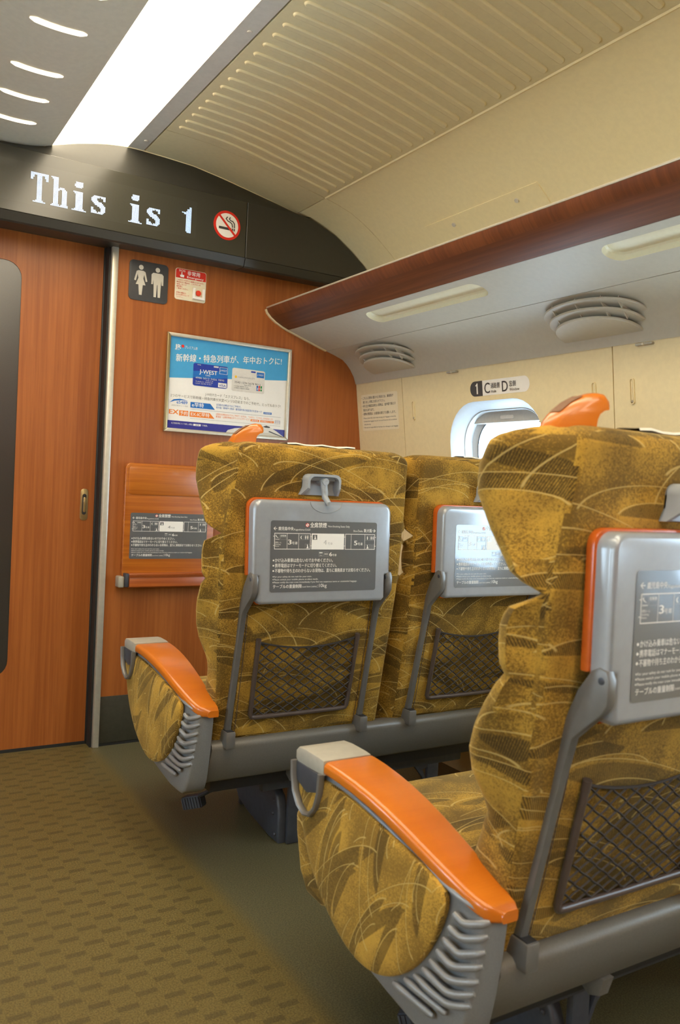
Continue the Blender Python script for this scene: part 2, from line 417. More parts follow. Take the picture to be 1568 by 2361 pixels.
def smooth(P, k):
    out = []; n = len(P)
    for i in range(n):
        p0, p1, p2, p3 = P[i - 1], P[i], P[(i + 1) % n], P[(i + 2) % n]
        for j in range(k):
            t = j / k; out.append(tuple(.5 * (2 * p1[e] + (p2[e] - p0[e]) * t + (2 * p0[e] - 5 * p1[e] + 4 * p2[e] - p3[e]) * t * t + (3 * p1[e] - p0[e] - 3 * p2[e] + p3[e]) * t ** 3) for e in (0, 1)))
    return out
def circ(cx, cy, r, n=24, ry=None):
    ry = ry or r
    return [(cx + r * cos(2 * pi * k / n), cy + ry * sin(2 * pi * k / n)) for k in range(n)]
# ------------------------------------------------------------------ lettering
_tc = {}
def glyphs(txt, bold=0.0):
    key = (txt, bold)
    if key not in _tc:
        cu = bpy.data.curves.new('lettering', 'FONT'); cu.body = txt; cu.resolution_u = 3; cu.offset = bold
        o = bpy.data.objects.new('lettering', cu); me = o.to_mesh()
        vs = [(v.co.x, v.co.y) for v in me.vertices]; fs = [tuple(p.vertices) for p in me.polygons]
        o.to_mesh_clear(); bpy.data.objects.remove(o); bpy.data.curves.remove(cu)
        _tc[key] = (vs, fs)
    return _tc[key]
class Plane:
    """a printed face: origin, u to the right, v up, n towards the viewer (survey units)"""
    def __init__(s, mb, O, U, V, N=None, fn=None):
        s.mb = mb; s.O = Vector(O); s.U = Vector(U); s.V = Vector(V); s.N = Vector(N) if N else s.U.cross(s.V); s.fn = fn
    def P(s, u, v, n):
        return s.O + s.U * u + s.V * v + s.N * n if not s.fn else s.fn(u, v, n)
    def poly(s, pts, mat, n):
        s.mb.add([s.P(u, v, n) for u, v in pts], [tuple(range(len(pts)))], mat)
    def rect(s, u0, u1, v0, v1, mat, n): s.poly([(u0, v0), (u1, v0), (u1, v1), (u0, v1)], mat, n)
    def line(s, u0, u1, v0, v1, w, mat, n):   # rectangle outline
        s.rect(u0, u1, v0, v0 + w, mat, n); s.rect(u0, u1, v1 - w, v1, mat, n); s.rect(u0, u0 + w, v0, v1, mat, n); s.rect(u1 - w, u1, v0, v1, mat, n)
    def text(s, txt, u, v, h, mat, n, w=None, bold=0.0, align='l', slant=0.0):
        # h = cap height; w = width to fit
        vs, fs = glyphs(txt)
        if not vs: return
        x0 = min(p[0] for p in vs); x1 = max(p[0] for p in vs)
        sy = h / 0.73; sx = sy if w is None else w / (x1 - x0)
        W = (x1 - x0) * sx; du = {'l': 0, 'c': -W / 2, 'r': -W}[align]
        offs = ((0, 0),) if bold < .004 else ((-bold * .9, 0), (bold * .9, 0), (0, bold * .7))
        for k, (ox, oy) in enumerate(offs):
            s.mb.add([s.P(u + du + (p[0] - x0 + ox) * sx + slant * p[1] * sy, v + (p[1] + oy) * sy, n + .00003 * k) for p in vs], fs, mat)

# ================================================================== THE ROOM
XC = 0.456
mx = lambda x: 2 * XC - x
YB = 3.281; Y0 = -2.2
# floor
fl = MB().add([(mx(2.12), Y0, 0), (2.12, Y0, 0), (2.12, 3.40, 0), (mx(2.12), 3.40, 0), (mx(2.12), Y0, -.03), (2.12, Y0, -.03), (2.12, 3.40, -.03), (mx(2.12), 3.40, -.03)],
              [(0, 1, 2, 3), (7, 6, 5, 4), (0, 4, 5, 1), (1, 5, 6, 2), (2, 6, 7, 3), (3, 7, 4, 0)], 'carpet').build('floor')
struct(fl, 'olive carpet floor with rows of short dark dashes along the aisle', 'floor')
# end wall: wooden panels left and right of the door, header above
wf = MB().box(0.905, 2.12, YB, YB + .04, 0.0, 2.45, 'wallwood').build('wall_front')
struct(wf, 'red-brown wooden end wall panel right of the sliding door', 'wall')
MB().box(mx(2.12), 0.015, YB, YB + .04, 0.0, 2.45, 'wallwood').build('wood_panel', wf)
MB().box(0.015, 0.905, YB + .02, YB + .06, 1.985, 2.45, 'black').build('header', wf)
MB().box(-.1, 1.0, 3.372, 3.398, 0.0, 2.41, 'gasket').build('door_backing', wf)  # added dark backing that closes the sky gap behind the door
struct(MB().box(0.905, 2.06, YB - .005, YB, 0.012, 0.20, 'kick', .001).build('baseboard_front'), 'olive-black kick plate at the foot of the wooden end wall', 'baseboard')
struct(MB().box(0.905, 2.06, YB - .003, YB + .0, 0.0, 0.012, 'gasket').build('trim_3'), 'thin black joint between kick plate and floor', 'trim')
# sliding door
dr = empty('door_1', (0.48, 3.335, 0), 'sliding wooden end door with a tall dark glass pane', 'door', kind='structure')
DY = 3.335
poly = [(0.085, .012), (0.866, .012), (0.866, 1.985), (0.085, 1.985)]
win = rrect(0.21, 0.562, 0.297, 1.873, 0.06, 6)
def holed(mb, outer, hole, fn, mat, rings=4, smooth=False):
    """rectangle (u0,u1,v0,v1) with a hole loop; fn(u,v)->point"""
    u0, u1, v0, v1 = outer; n = len(hole); cu = sum(p[0] for p in hole) / n; cv = sum(p[1] for p in hole) / n
    # insert the four corners' directions: project every hole point onto the outer rectangle
    out = []
    for (a, b) in hole:
        da, db = a - cu, b - cv; t = 1e9
        if da > 1e-9: t = min(t, (u1 - cu) / da)
        if da < -1e-9: t = min(t, (u0 - cu) / da)
        if db > 1e-9: t = min(t, (v1 - cv) / db)
        if db < -1e-9: t = min(t, (v0 - cv) / db)
        out.append([cu + da * t, cv + db * t])
    for c in ((u0, v0), (u1, v0), (u1, v1), (u0, v1)):
        k = min(range(n), key=lambda i: (out[i][0] - c[0]) ** 2 + (out[i][1] - c[1]) ** 2); out[k] = list(c)
    vs = []; fs = []
    for r in range(rings + 1):
        f = r / rings
        for (a, b), (c, d) in zip(hole, out): vs.append(fn(a + (c - a) * f, b + (d - b) * f))
    for r in range(rings):
        for k in range(n): fs.append((r * n + k, r * n + (k + 1) % n, (r + 1) * n + (k + 1) % n, (r + 1) * n + k))
    mb.add(vs, fs, mat, smooth)
def dense(poly, step):
    P = []
    for i, a in enumerate(poly):
        b = poly[(i + 1) % len(poly)]; L = math.hypot(b[0] - a[0], b[1] - a[1]); k = max(1, int(L / step))
        for j in range(k): P.append((a[0] + (b[0] - a[0]) * j / k, a[1] + (b[1] - a[1]) * j / k))
    return P
leaf = MB(); holed(leaf, (0.085, 0.866, .012, 1.985), dense(win, .06), lambda u, v: (u, DY, v), 'wallwood', 2)
wl = dense(win, .06); leaf.loft([[(u, DY, v) for u, v in wl], [(u, DY + .03, v) for u, v in wl]], 'gasket', False, False, False)
leaf.add([(0.866, DY, .012), (0.866, DY + .03, .012), (0.866, DY + .03, 1.985), (0.866, DY, 1.985)], [(0, 1, 2, 3)], 'gasket')
lf = leaf.build('door_leaf', dr, recalc=False)
MB().prism(win, 'y', DY + .003, DY + .012, 'frost').build('glass_pane', dr)
MB().prism(rrect(.812, .842, .903, 1.028, .012), 'y', DY - .003, DY, 'goldmetal', .001).build('door_handle', dr)
g = MB(); g.prism(rrect(.819, .835, .925, 1.008, .008), 'y', DY - .0045, DY - .003, 'darker'); g.prism(rrect(.823, .833, .935, .995, .005), 'y', DY - .006, DY - .0045, 'goldmetal', .001)
g.build('finger_recess', dr)
MB().box(.866, .880, DY - .006, DY + .02, .0, 1.985, 'gasket', .002).build('rubber_seal', dr)
MB().box(.06, .866, DY - .004, DY + .02, .0, .012, 'gasket').build('bottom_seal', dr)
struct(MB().box(.880, .905, 3.262, 3.36, 0, 1.985, 'silver', .003).box(.872, .880, 3.28, 3.36, 0, 1.985, 'gasket').build('trim_1'), 'silver aluminium door jamb beside the wooden panel', 'trim')
struct(MB().box(.015, .036, 3.262, 3.36, 0, 1.985, 'silver', .003).build('trim_2'), 'silver aluminium door jamb at the far left of the sliding door', 'trim')
# right wall with windows
def wx(z): return 2.037 + (1.564 - z) * 0.135 if z > 1.2 else 2.0861 + (1.2 - z) * 0.01
PITCH = 1.13; seams = [3.281, 2.915] + [2.915 - PITCH * k for k in range(1, 6)]
wr = empty('wall_right', (2.09, 0.5, 0), 'cream window wall of moulded panels under the luggage rack', 'wall', kind='structure')
wlft = empty('wall_left', (mx(2.09), 0.5, 0), 'cream window wall on the far side of the aisle', 'wall', kind='structure')
def wallpanel(y0, y1, par, mir, z0=0.0, z1=1.60):
    g = MB(); f = (lambda p: (mx(p[0]), p[1], p[2])) if mir else (lambda p: p)
    zs = [z0, .6, 1.0, 1.2, 1.3, 1.45, z1]
    rows = [[f((wx(z), y0 + .002, z)), f((wx(z), y1 - .002, z))] for z in zs]
    vs = [p for r in rows for p in r]; fs = [(2 * i, 2 * i + 1, 2 * i + 3, 2 * i + 2) for i in range(len(zs) - 1)]
    for yy in (y0 + .002, y1 - .002):   # returned edges
        o = len(vs); vs += [f((wx(z), yy, z)) for z in zs] + [f((wx(z) + .02, yy, z)) for z in zs]
        fs += [(o + i, o + i + 1, o + len(zs) + i + 1, o + len(zs) + i) for i in range(len(zs) - 1)]
    g.add(vs, fs, 'cream'); g.build('wall_panel', par, recalc=False)
def winpanel(y0, y1, par, mir, wname, label):
    f = (lambda p: (mx(p[0]), p[1], p[2])) if mir else (lambda p: p)
    cy = (y0 + y1) / 2; hw = .256; zb = .70; hh = (1.436 - zb) / 2
    hole = dense(rrect(cy - hw, cy + hw, zb, 1.436, .15, 8), .05)
    g = MB(); holed(g, (y0 + .002, y1 - .002, 0, 1.60), hole, lambda u, v: f((wx(v), u, v)), 'cream', 5, True)
    vs = []; fs = []
    for yy in (y0 + .002, y1 - .002):
        o = len(vs); vs += [f((wx(z), yy, z)) for z in (0, 1.2, 1.6)] + [f((wx(z) + .02, yy, z)) for z in (0, 1.2, 1.6)]
        fs += [(o, o + 1, o + 4, o + 3), (o + 1, o + 2, o + 5, o + 4)]
    g.add(vs, fs, 'cream'); g.build('wall_panel', par, recalc=False)
    w = empty(wname, (mx(2.14) if mir else 2.14, cy, .70), label, 'window', kind='structure')
    g = MB(); n = len(hole); cv = zb + hh
    R0 = hole
    def ring2(k, dx):
        return [f((wx(v) + dx, cy + (u - cy) * (1 - k[0]), cv + (v - cv) * (1 - k[1]))) for u, v in R0]
    g.loft([ring2((0, 0), 0), ring2((.012, .010), .005), ring2((.04, .036), .025), ring2((.075, .066), .050), ring2((.09, .078), .058)], 'winframe', False, False)
    g.build('window_surround', w, recalc=False)
    g = MB(); g.loft([ring2((.09, .078), .058), ring2((.095, .082), .056), ring2((.102, .088), .060), ring2((.11, .094), .092), ring2((.20, .15), .100)], 'winframe', False, False)
    g.build('window_frame', w, recalc=False)
    g = MB(); g.loft([ring2((.20, .15), .100), ring2((.208, .156), .098), ring2((.216, .162), .102)], 'gasket', False, False); g.build('rubber_seal', w, recalc=False)
    g = MB(); P = ring2((.19, .14), .103); Q = ring2((.19, .14), .108)
    g.loft([P, Q], 'glass'); g.build('glass_pane', w)
    # rolled-up shade: bottom bar under the top of the frame
    g = MB(); zt = 1.405; g.prism([(wx(1.38) + .074, 1.362), (wx(1.38) + .088, 1.360), (wx(1.4) + .090, zt - .002), (wx(1.4) + .072, zt - .002)], 'y', cy - .19, cy + .19, 'shade', fn=lambda v: f((v[0], v[1], v[2])))
    sh = g.build('roller_shade', w)
    g = MB(); g.prism(rrect(cy - .035, cy + .035, 1.374, 1.388, .006), 'x', wx(1.38) + .069, wx(1.38) + .075, 'trimgrey', .001, fn=lambda v: f((v[0], v[1], v[2]))); g.build('shade_grip', sh)
wallpanel(2.915, 3.281, wr, False)
for k in range(4):
    winpanel(2.915 - PITCH * (k + 1), 2.915 - PITCH * k, wr, False, 'window_%d' % (k + 1),
             ['rounded train window with bright sky, above the front row of seats', 'rounded train window beside the second row of seats', 'rounded train window beside the third row', 'rounded train window beside the fourth row'][k])
wallpanel(2.915, 3.281, wlft, True)
for k in range(4):
    winpanel(2.915 - PITCH * (k + 1), 2.915 - PITCH * k, wlft, True, 'window_%d' % (k + 5), 'rounded train window on the far side, number %s from the end wall' % ['one', 'two', 'three', 'four'][k])
struct(MB().box(mx(2.12), 2.12, Y0 - .04, Y0, 0, 2.45, 'wallwood').build('wall_back'), 'wooden rear end wall behind the camera', 'wall')
wallpanel(-2.2, 2.915 - PITCH * 4, wr, False); wallpanel(-2.2, 2.915 - PITCH * 4, wlft, True)
for par, sgn in ((wr, 0), (wlft, 1)):
    for y in seams[1:]:
        a, b = (2.05, 2.12) if not sgn else (mx(2.12), mx(2.05))
        g = MB(); f = (lambda p: (mx(p[0]), p[1], p[2])) if sgn else (lambda p: p)
        g.prism([(wx(1.6) + .006, 1.6), (wx(1.2) + .006, 1.2), (wx(0) + .006, 0), (2.125, 0), (2.125, 1.6)], 'y', y - .012, y + .012, 'cap', fn=f); g.build('joint_backing', par)  # added backing that stops daylight leaking through the wall panel seams
# ceiling
ce = empty('ceiling', (XC, 0.5, 2.25), 'ivory train ceiling with a grey centre panel and ribbed side panels', 'ceiling', kind='structure')
zc = lambda x: 2.252 + .95 * (x - XC) ** 2
cen = [(XC + d, zc(XC + d)) for d in [-.17 + .34 * k / 14 for k in range(15)]]
MB().sheetY(cen, Y0, 3.20, .012, 'ceilmid').build('centre_panel', ce)
lit = [(.628, 2.283), (.665, 2.295), (.714, 2.3115), (.755, 2.322), (.793, 2.331), (.835, 2.339), (.874, 2.344), (.903, 2.3465)]
trm = [(.904, 2.3465), (.935, 2.3475), (.966, 2.3470)]
rib = [(.972, 2.3465), (1.05, 2.3445), (1.17, 2.338), (1.29, 2.3205), (1.399, 2.299), (1.49, 2.2815), (1.561, 2.267), (1.644, 2.2505)]
cov = [(1.648, 2.2497), (1.71, 2.235), (1.77, 2.216), (1.821, 2.192), (1.87, 2.163), (1.914, 2.134), (1.975, 2.088), (2.012, 2.055), (2.045, 2.005), (2.07, 1.94), (2.085, 1.86), (2.09, 1.76)]
mir = lambda prof: [(mx(x), z) for x, z in prof][::-1]
def zrib(x):
    for (a, b), (c, d) in zip(rib, rib[1:]):
        if a <= x <= c: return b + (d - b) * (x - a) / (c - a)
    return rib[-1][1]
SEAM = 2.957
for side in (0, 1):
    g = mir if side else (lambda p: p)
    MB().sheetY(g(trm), Y0, 3.20, .012, 'trimgrey').build('light_trim', ce)
    MB().sheetY(g(rib), SEAM + .0015, 3.20, .012, 'ribp').build('end_panel', ce)
    MB().sheetY(g(cov), SEAM + .0015, 3.20, .012, 'ceil').build('cove_end_panel', ce)
    MB().sheetY(g(rib), Y0, SEAM - .0015, .012, 'ribp').build('ribbed_panel', ce)
    for ya, yb in ((-.23, SEAM - .0015), (Y0, -.233)):
        MB().sheetY(g(cov), ya, yb, .012, 'ceil').build('cove_panel', ce)
    MB().sheetY(g([(1.640, 2.2500), (1.6445, 2.2465), (1.650, 2.2482)]), Y0, SEAM - .002, .004, 'ceil').build('panel_bead', ce)
struct(MB().box(mx(2.16), 2.16, Y0 - .04, 3.40, 2.42, 2.46, 'gasket').box(2.135, 2.16, Y0 - .04, 3.40, 1.62, 2.43, 'gasket').box(mx(2.16), mx(2.135), Y0 - .04, 3.40, 1.62, 2.43, 'gasket').box(2.05, 2.16, Y0 - .04, 3.40, 1.605, 1.62, 'gasket').box(mx(2.16), mx(2.05), Y0 - .04, 3.40, 1.605, 1.62, 'gasket').build('light_shield'), 'added dark slabs above the ceiling panels, blocking stray sky light', 'trim')  # added unseen slabs that keep sky light from leaking through panel gaps
# pressed ribs of the right-hand panel
proto = None
for k in range(70):
    y = 2.897 - .0625 * k
    if proto is None:
        g = MB(); nx = 16; rings = []
        x0, x1, hw = 1.000, 1.624, .0125
        outl = [(x0 + hw, y + hw)] + [(x0 + hw + (x1 - x0 - 2 * hw) * i / nx, y + hw) for i in range(1, nx + 1)]
        outl += [(x1 - hw + hw * cos(a), y + hw * sin(a)) for a in (pi / 3, pi / 6, 0, -pi / 6, -pi / 3)]
        outl += [(x1 - hw - (x1 - x0 - 2 * hw) * i / nx, y - hw) for i in range(nx + 1)]
        outl += [(x0 + hw - hw * cos(a), y - hw * sin(a)) for a in (pi / 3, pi / 6, 0, -pi / 6, -pi / 3)]
        def rg(sh, dz):
            R = []
            for (a, b) in outl:
                bb = y + (b - y) * sh; aa = min(max(a, x0 + hw), x1 - hw); aa = aa + (a - aa) * sh
                R.append((aa, bb, zrib(a) - dz))
            return R
        g.loft([rg(1.0, -.001), rg(1.0, .0008), rg(.84, .0050), rg(.62, .0060)], 'ribp', False, False)
        R = rg(.62, .0060); n = len(R); t = nx + 1
        # top face as strips between the two long sides
        vs = R; fs = []
        for i in range(nx): fs.append((i, i + 1, n - 6 - i - 1, n - 6 - i))
        fs.append(tuple(range(nx, nx + 7))); fs.append(tuple(list(range(n - 6, n)) + [0]))
        g.add(vs, fs, 'ribp', True)
        proto = g.build('rib', ce, recalc=False, autosm=60)
    else:
        c = proto.copy(); COL.objects.link(c); c.parent = ce; c.location = (0, -.0625 * k * K, 0)
MB().tube([(x, 3.2015, z) for x, z in cen[7:] + lit + trm + rib + cov[:8]], .0042, 'ceil', 6, ref=(0, 1, 0)).build('edge_bead', ce)
# glowing slots of the centre panel
for y in (2.97, 2.771, 2.572, 2.293, 2.09, 1.89, 1.61, 1.41, 1.21, .93, .73):
    g = MB(); xs = [.383 + .146 * k / 10 for k in range(11)]; hw = .0135
    top = [(x, y + .006 - hw * (1 if 0 < i < 10 else .3)) for i, x in enumerate(xs)]; bot = [(x, y + .006 + hw * (1 if 0 < i < 10 else .3)) for i, x in enumerate(xs)]
    vs = [(a, b, zc(a) - .0012) for a, b in top] + [(a, b, zc(a) - .0012) for a, b in bot]
    g.add(vs, [(i, i + 1, 12 + i, 11 + i) for i in range(10)], 'slot', True); g.build('slot_light', ce)
# access panel with two screws in the cove
def zcov(x):
    for (a, b), (c, d) in zip(cov, cov[1:]):
        if a <= x <= c: return b + (d - b) * (x - a) / (c - a)
    return cov[-1][1]
g = MB(); xs = [1.93, 1.95, 1.975, 1.99, 2.012, 2.03, 2.045]
pr = [(x, zcov(x)) for x in xs]; g.sheetY(pr, 2.045, 2.66, -.0032, 'ceil'); ap = g.build('access_panel', ce)
for yy in (2.505, 2.165):
    MB().sphere((1.957, yy, zcov(1.957) - .002), .0055, 'silver', (.8, 1, .8)).tube([(1.957 - .0045, yy, zcov(1.957) - .0065), (1.957 + .003, yy, zcov(1.957) + .002)], .0085, 'trimgrey', 12).build('screw', ap)
for yy in (3.10, 2.18, 1.2):
    MB().prism(circ(.945, yy, .008, 16), 'z', 2.3445, 2.350, 'trimgrey', .0008).build('screw_cover', ce)
# long glowing light panels
for side in (0, 1):
    g = MB().sheetY(mir(lit) if side else lit, Y0, 3.198, .006, 'lamp')
    o = g.build('ceiling_light')
    tag(o, ['long bright white ceiling light running beside the ribbed panel', 'long ceiling light on the far side of the grey centre panel'][side], 'ceiling light')
# ================================================================== LED sign housing over the door
db = empty('display_board', (.80, 3.17, 1.98), 'black overhead display board with scrolling lit message above the door', 'display board')
FY = 3.17
rim = [(.0, 2.345)] + []
RX = [(1.40, 2.299), (1.561, 2.267), (1.71, 2.234), (1.82, 2.191), (1.914, 2.133), (1.975, 2.087), (2.006, 2.06), (2.02, 2.01)]
MB().prism([(-.486, 2.010), (1.3985, 2.010), (1.3985, 2.236), (-.486, 2.236)], 'y', FY, FY + .02, 'led_face', .0015, 1).build('display_panel', db)
MB().prism([(1.4015, 2.010), (2.018, 2.010), (2.004, 2.055), (1.97, 2.086), (1.905, 2.134), (1.82, 2.186), (1.70, 2.231), (1.66, 2.236), (1.4015, 2.236)], 'y', FY, FY + .02, 'black', .0015, 1).build('side_panel', db)
MB().prism([(-1.1, 2.010), (-.489, 2.010), (-.489, 2.236), (-.75, 2.236), (-.9, 2.19), (-1.06, 2.08)], 'y', FY, FY + .02, 'black', .0015, 1).build('side_panel', db)
for a, b in ((-1.1, 1.3985), (1.4015, 2.03)):
    MB().prism([(FY - .001, 2.0085), (FY + .012, 1.979), (FY + .02, 1.974), (3.30, 1.980), (3.30, 2.0085)], 'x', a, b, 'black', 0).build('lower_lip', db)
def rimz(x):
    d = abs(x - XC)
    P = [(0, 2.252), (.08, 2.262), (.144, 2.272), (.172, 2.283), (.258, 2.3115), (.337, 2.331), (.418, 2.344), (.51, 2.347), (.714, 2.338), (.943, 2.299), (1.105, 2.267), (1.254, 2.235), (1.31, 2.218)]
    for (a, b), (c, e) in zip(P, P[1:]):
        if a <= d <= c: return b + (e - b) * (d - a) / (c - a)
    return 2.237
g = MB(); xs = [-.85 + 2.56 * k / 120 for k in range(121)]
vs = []; fs = []
for x in xs:
    zt = max(rimz(x), 2.2375)
    for t in (0, .25, .5, .75, 1): vs.append((x, FY + .003 + .026 * t ** 1.5, 2.2365 + (zt - 2.2365) * t))
for i in range(120):
    for j in range(4): fs.append((i * 5 + j, i * 5 + 5 + j, i * 5 + 6 + j, i * 5 + 1 + j))
g.add(vs, fs, 'black', True); g.build('upper_band', db, recalc=False)
# lit letters, dot by dot
G = {'T': [(2, 'XXXXXXXXXXXXXX'), (2, 'XXX..XXXX..XXX'), (2, 'XX...XXXX...XX'), (14, '.....XXXX.....'), (2, '.....XXXX.....'), (1, '....XXXXXX....'), (1, '..XXXXXXXXXX..')],
     'h': [(1, 'XXXXXX........'), (1, '.XXXXX........'), (6, '..XXXX........'), (1, '..XXXX.XXXX...'), (1, '..XXXXXXXXXX..'), (1, '..XXXXX..XXXX.'), (11, '..XXXX...XXXX.'), (1, '.XXXXXX.XXXXXX'), (1, 'XXXXXXXXXXXXXX')],
     'i': [(2, '....XXXXXX....'), (2, '...XXXXXXX....'), (1, '....XXXXX.....'), (3, '..............'), (1, '..XXXXXXXX....'), (1, '...XXXXXXX....'), (12, '....XXXXXX....'), (1, '...XXXXXXXX...'), (1, '.XXXXXXXXXXXX.')],
     's': [(8, '..............'), (1, '...XXXXXXXXXX.'), (1, '..XXXXXX.XXXX.'), (2, '.XXXXX.....XX.'), (1, '.XXXXXX.......'), (1, '..XXXXXXXX....'), (1, '...XXXXXXXX...'), (1, '....XXXXXXXX..'), (1, '......XXXXXXX.'), (1, '........XXXXX.'), (2, '.XX......XXXX.'), (1, '.XXXX....XXXX.'), (1, '.XXXXX.XXXXX..'), (1, '.XXXXXXXXXX...')],
     't': [(2, '........XX....'), (2, '......XXXX....'), (1, '.....XXXXX....'), (1, '.XXXXXXXXX....'), (1, '...XXXXXXX....'), (13, '.....XXXXX....'), (2, '.....XXXXXX...'), (1, '......XXXXX...')]}
g = MB(); P = .0044
def dots(ch, x, ztop, clip=99):
    r = 0
    for cnt, row in G[ch]:
        for _ in range(cnt):
            for c, t in enumerate(row):
                if t == 'X' and c < clip:
                    a = x + c * P; b = ztop - r * P; w = P * .36
                    g.add([(a - w, FY - .0012, b - w), (a + w, FY - .0012, b - w), (a + w, FY - .0012, b + w), (a - w, FY - .0012, b + w)], [(0, 1, 2, 3)], 'ledon')
            r += 1
for i, ch in enumerate('This is t'):
    if ch != ' ': dots(ch, .554 + i * .0705, 2.160, 10 if i == 8 else 99)
tag(g.build('lit_message', db, recalc=False), None, None, None, 'stuff')
# ------------------------------------------------------------------ signs on the end wall
g = MB(); NC = (1.313, 2.124); pl = Plane(g, (NC[0], FY, NC[1]), (1, 0, 0), (0, 0, 1))
g.prism(circ(NC[0], NC[1], .0585, 40), 'y', FY - .0016, FY - .0002, 'red')
pl.poly(circ(0, 0, .0485, 40), 'white', .002)
pl.rect(-.036, .018, -.018, -.008, 'ink', .0026); pl.rect(.021, .026, -.018, -.008, 'ink', .0026); pl.rect(.029, .034, -.018, -.008, 'ink', .0026)
def ribbon(pts, w, mat, n):
    for (a, b), (c, d) in zip(pts, pts[1:]):
        L = math.hypot(c - a, d - b) or 1; nx_, ny_ = -(d - b) / L * w / 2, (c - a) / L * w / 2
        ex, ey = (c - a) / L * w * .2, (d - b) / L * w * .2
        pl.poly([(a - nx_ - ex, b - ny_ - ey), (c - nx_ + ex, d - ny_ + ey), (c + nx_ + ex, d + ny_ + ey), (a + nx_ - ex, b + ny_ - ey)], mat, n)
ribbon([(.0, .034), (-.006, .026), (.002, .018), (.012, .015), (.020, .010), (.023, .0), (.023, -.004)], .0042, 'ink', .0026)
ribbon([(.012, .034), (.008, .027), (.014, .022), (.024, .020), (.031, .012), (.032, .0), (.032, -.004)], .0042, 'ink', .0026)
ribbon([(-.035, .035), (.035, -.035)], .0085, 'red', .0032)
tag(g.build('no_smoking_sign', recalc=False), 'round red and white no-smoking sign at the right end of the display board', 'sign')
# toilets
WY = YB
g = MB(); g.prism(rrect(.953, 1.113, 1.79, 1.947, .017), 'y', WY - .004, WY, 'signgrey', .001)
pl = Plane(g, (0, WY - .004, 0), (1, 0, 0), (0, 0, 1))
def person(cx, female):
    z0 = 1.812
    pl.poly(circ(cx, z0 + .109, .0095, 18), 'pict', .0006)
    if female:
        pl.poly([(cx - .010, z0 + .096), (cx - .018, z0 + .092), (cx - .027, z0 + .056), (cx - .020, z0 + .054), (cx - .0145, z0 + .077)], 'pict', .0006)
        pl.poly([(cx + .010, z0 + .096), (cx + .018, z0 + .092), (cx + .027, z0 + .056), (cx + .020, z0 + .054), (cx + .0145, z0 + .077)], 'pict', .0006)
        pl.poly([(cx - .010, z0 + .096), (cx - .0145, z0 + .085), (cx - .010, z0 + .066), (cx - .020, z0 + .040), (cx + .020, z0 + .040), (cx + .010, z0 + .066), (cx + .0145, z0 + .085), (cx + .010, z0 + .096)], 'pict', .0006)
        pl.poly([(cx - .009, z0 + .040), (cx - .0055, z0), (cx + .0055, z0), (cx + .009, z0 + .040)], 'pict', .0006)
    else:
        pl.poly([(cx - .018, z0 + .096), (cx - .025, z0 + .089), (cx - .025, z0 + .050), (cx - .018, z0 + .050), (cx - .0155, z0 + .080)], 'pict', .0006)
        pl.poly([(cx + .018, z0 + .096), (cx + .025, z0 + .089), (cx + .025, z0 + .050), (cx + .018, z0 + .050), (cx + .0155, z0 + .080)], 'pict', .0006)
        pl.poly([(cx - .018, z0 + .096), (cx - .0150, z0 + .050), (cx + .0150, z0 + .050), (cx + .018, z0 + .096)], 'pict', .0006)
        pl.poly([(cx - .015, z0 + .050), (cx - .0135, z0), (cx - .0035, z0), (cx - .001, z0 + .050)], 'pict', .0006)
        pl.poly([(cx + .015, z0 + .050), (cx + .0135, z0), (cx + .0035, z0), (cx + .001, z0 + .050)], 'pict', .0006)
person(1.000, True); person(1.068, False)
tag(g.build('toilet_sign', recalc=False), 'dark grey square sign with woman and man figures beside the door jamb', 'sign')
# emergency button
eb = empty('emergency_button', (1.21, WY, 1.82), 'red and white emergency call button plate right of the toilet sign', 'button')
g = MB(); g.prism(rrect(1.143, 1.277, 1.820, 1.947, .010), 'y', WY - .002, WY, 'paper', .0005)
pl = Plane(g, (0, WY - .002, 0), (1, 0, 0), (0, 0, 1))
hd = [p for p in rrect(1.145, 1.275, 1.822, 1.945, .009)]
pl.poly([(a, max(b, 1.908)) for a, b in hd if True][0:12] + [(1.145, 1.908), (1.275, 1.908)], 'red', .0004)
pl.text('SOS', 1.158, 1.934, .008, 'white', .0008, w=.026, bold=.01)
pl.poly([(1.168, 1.932), (1.172, 1.932), (1.172, 1.922), (1.180, 1.922), (1.180, 1.912), (1.164, 1.912), (1.162, 1.920), (1.168, 1.921)], 'white', .0008)
pl.text('非常用', 1.194, 1.925, .014, 'white', .0008, w=.054, bold=.02)
pl.text('Emergency', 1.193, 1.912, .009, 'white', .0008, w=.072, bold=.012)
for i, (t, w) in enumerate((('このボタンを押すと電車は止まります。', .118), ('車両火災の場合は、このボタンを', .104), ('使用しないで', .042), ('乗務員に', .027), ('ご連絡ください。', .050), ('', 0), ('非常の場合の', .042), ('ほかは押さないで', .056), ('ください。', .030))):
    if t: pl.text(t, 1.149, 1.8965 - i * .0085, .0052, 'red', .0006, w=w)
g.build('plate', eb, recalc=False)
g = MB(); g.prism([(1.218, 1.830), (1.270, 1.830), (1.270, 1.875), (1.259, 1.875), (1.259, 1.841), (1.229, 1.841), (1.229, 1.875), (1.218, 1.875)], 'y', WY - .014, WY - .002, 'white', .002)
g.build('guard', eb)
g = MB(); g.prism(circ(1.244, 1.857, .0115, 24), 'y', WY - .007, WY - .002, 'redbtn', .001); g.prism(circ(1.244, 1.857, .0085, 24), 'y', WY - .009, WY - .007, 'redbtn', .001); g.build('push_button', eb)
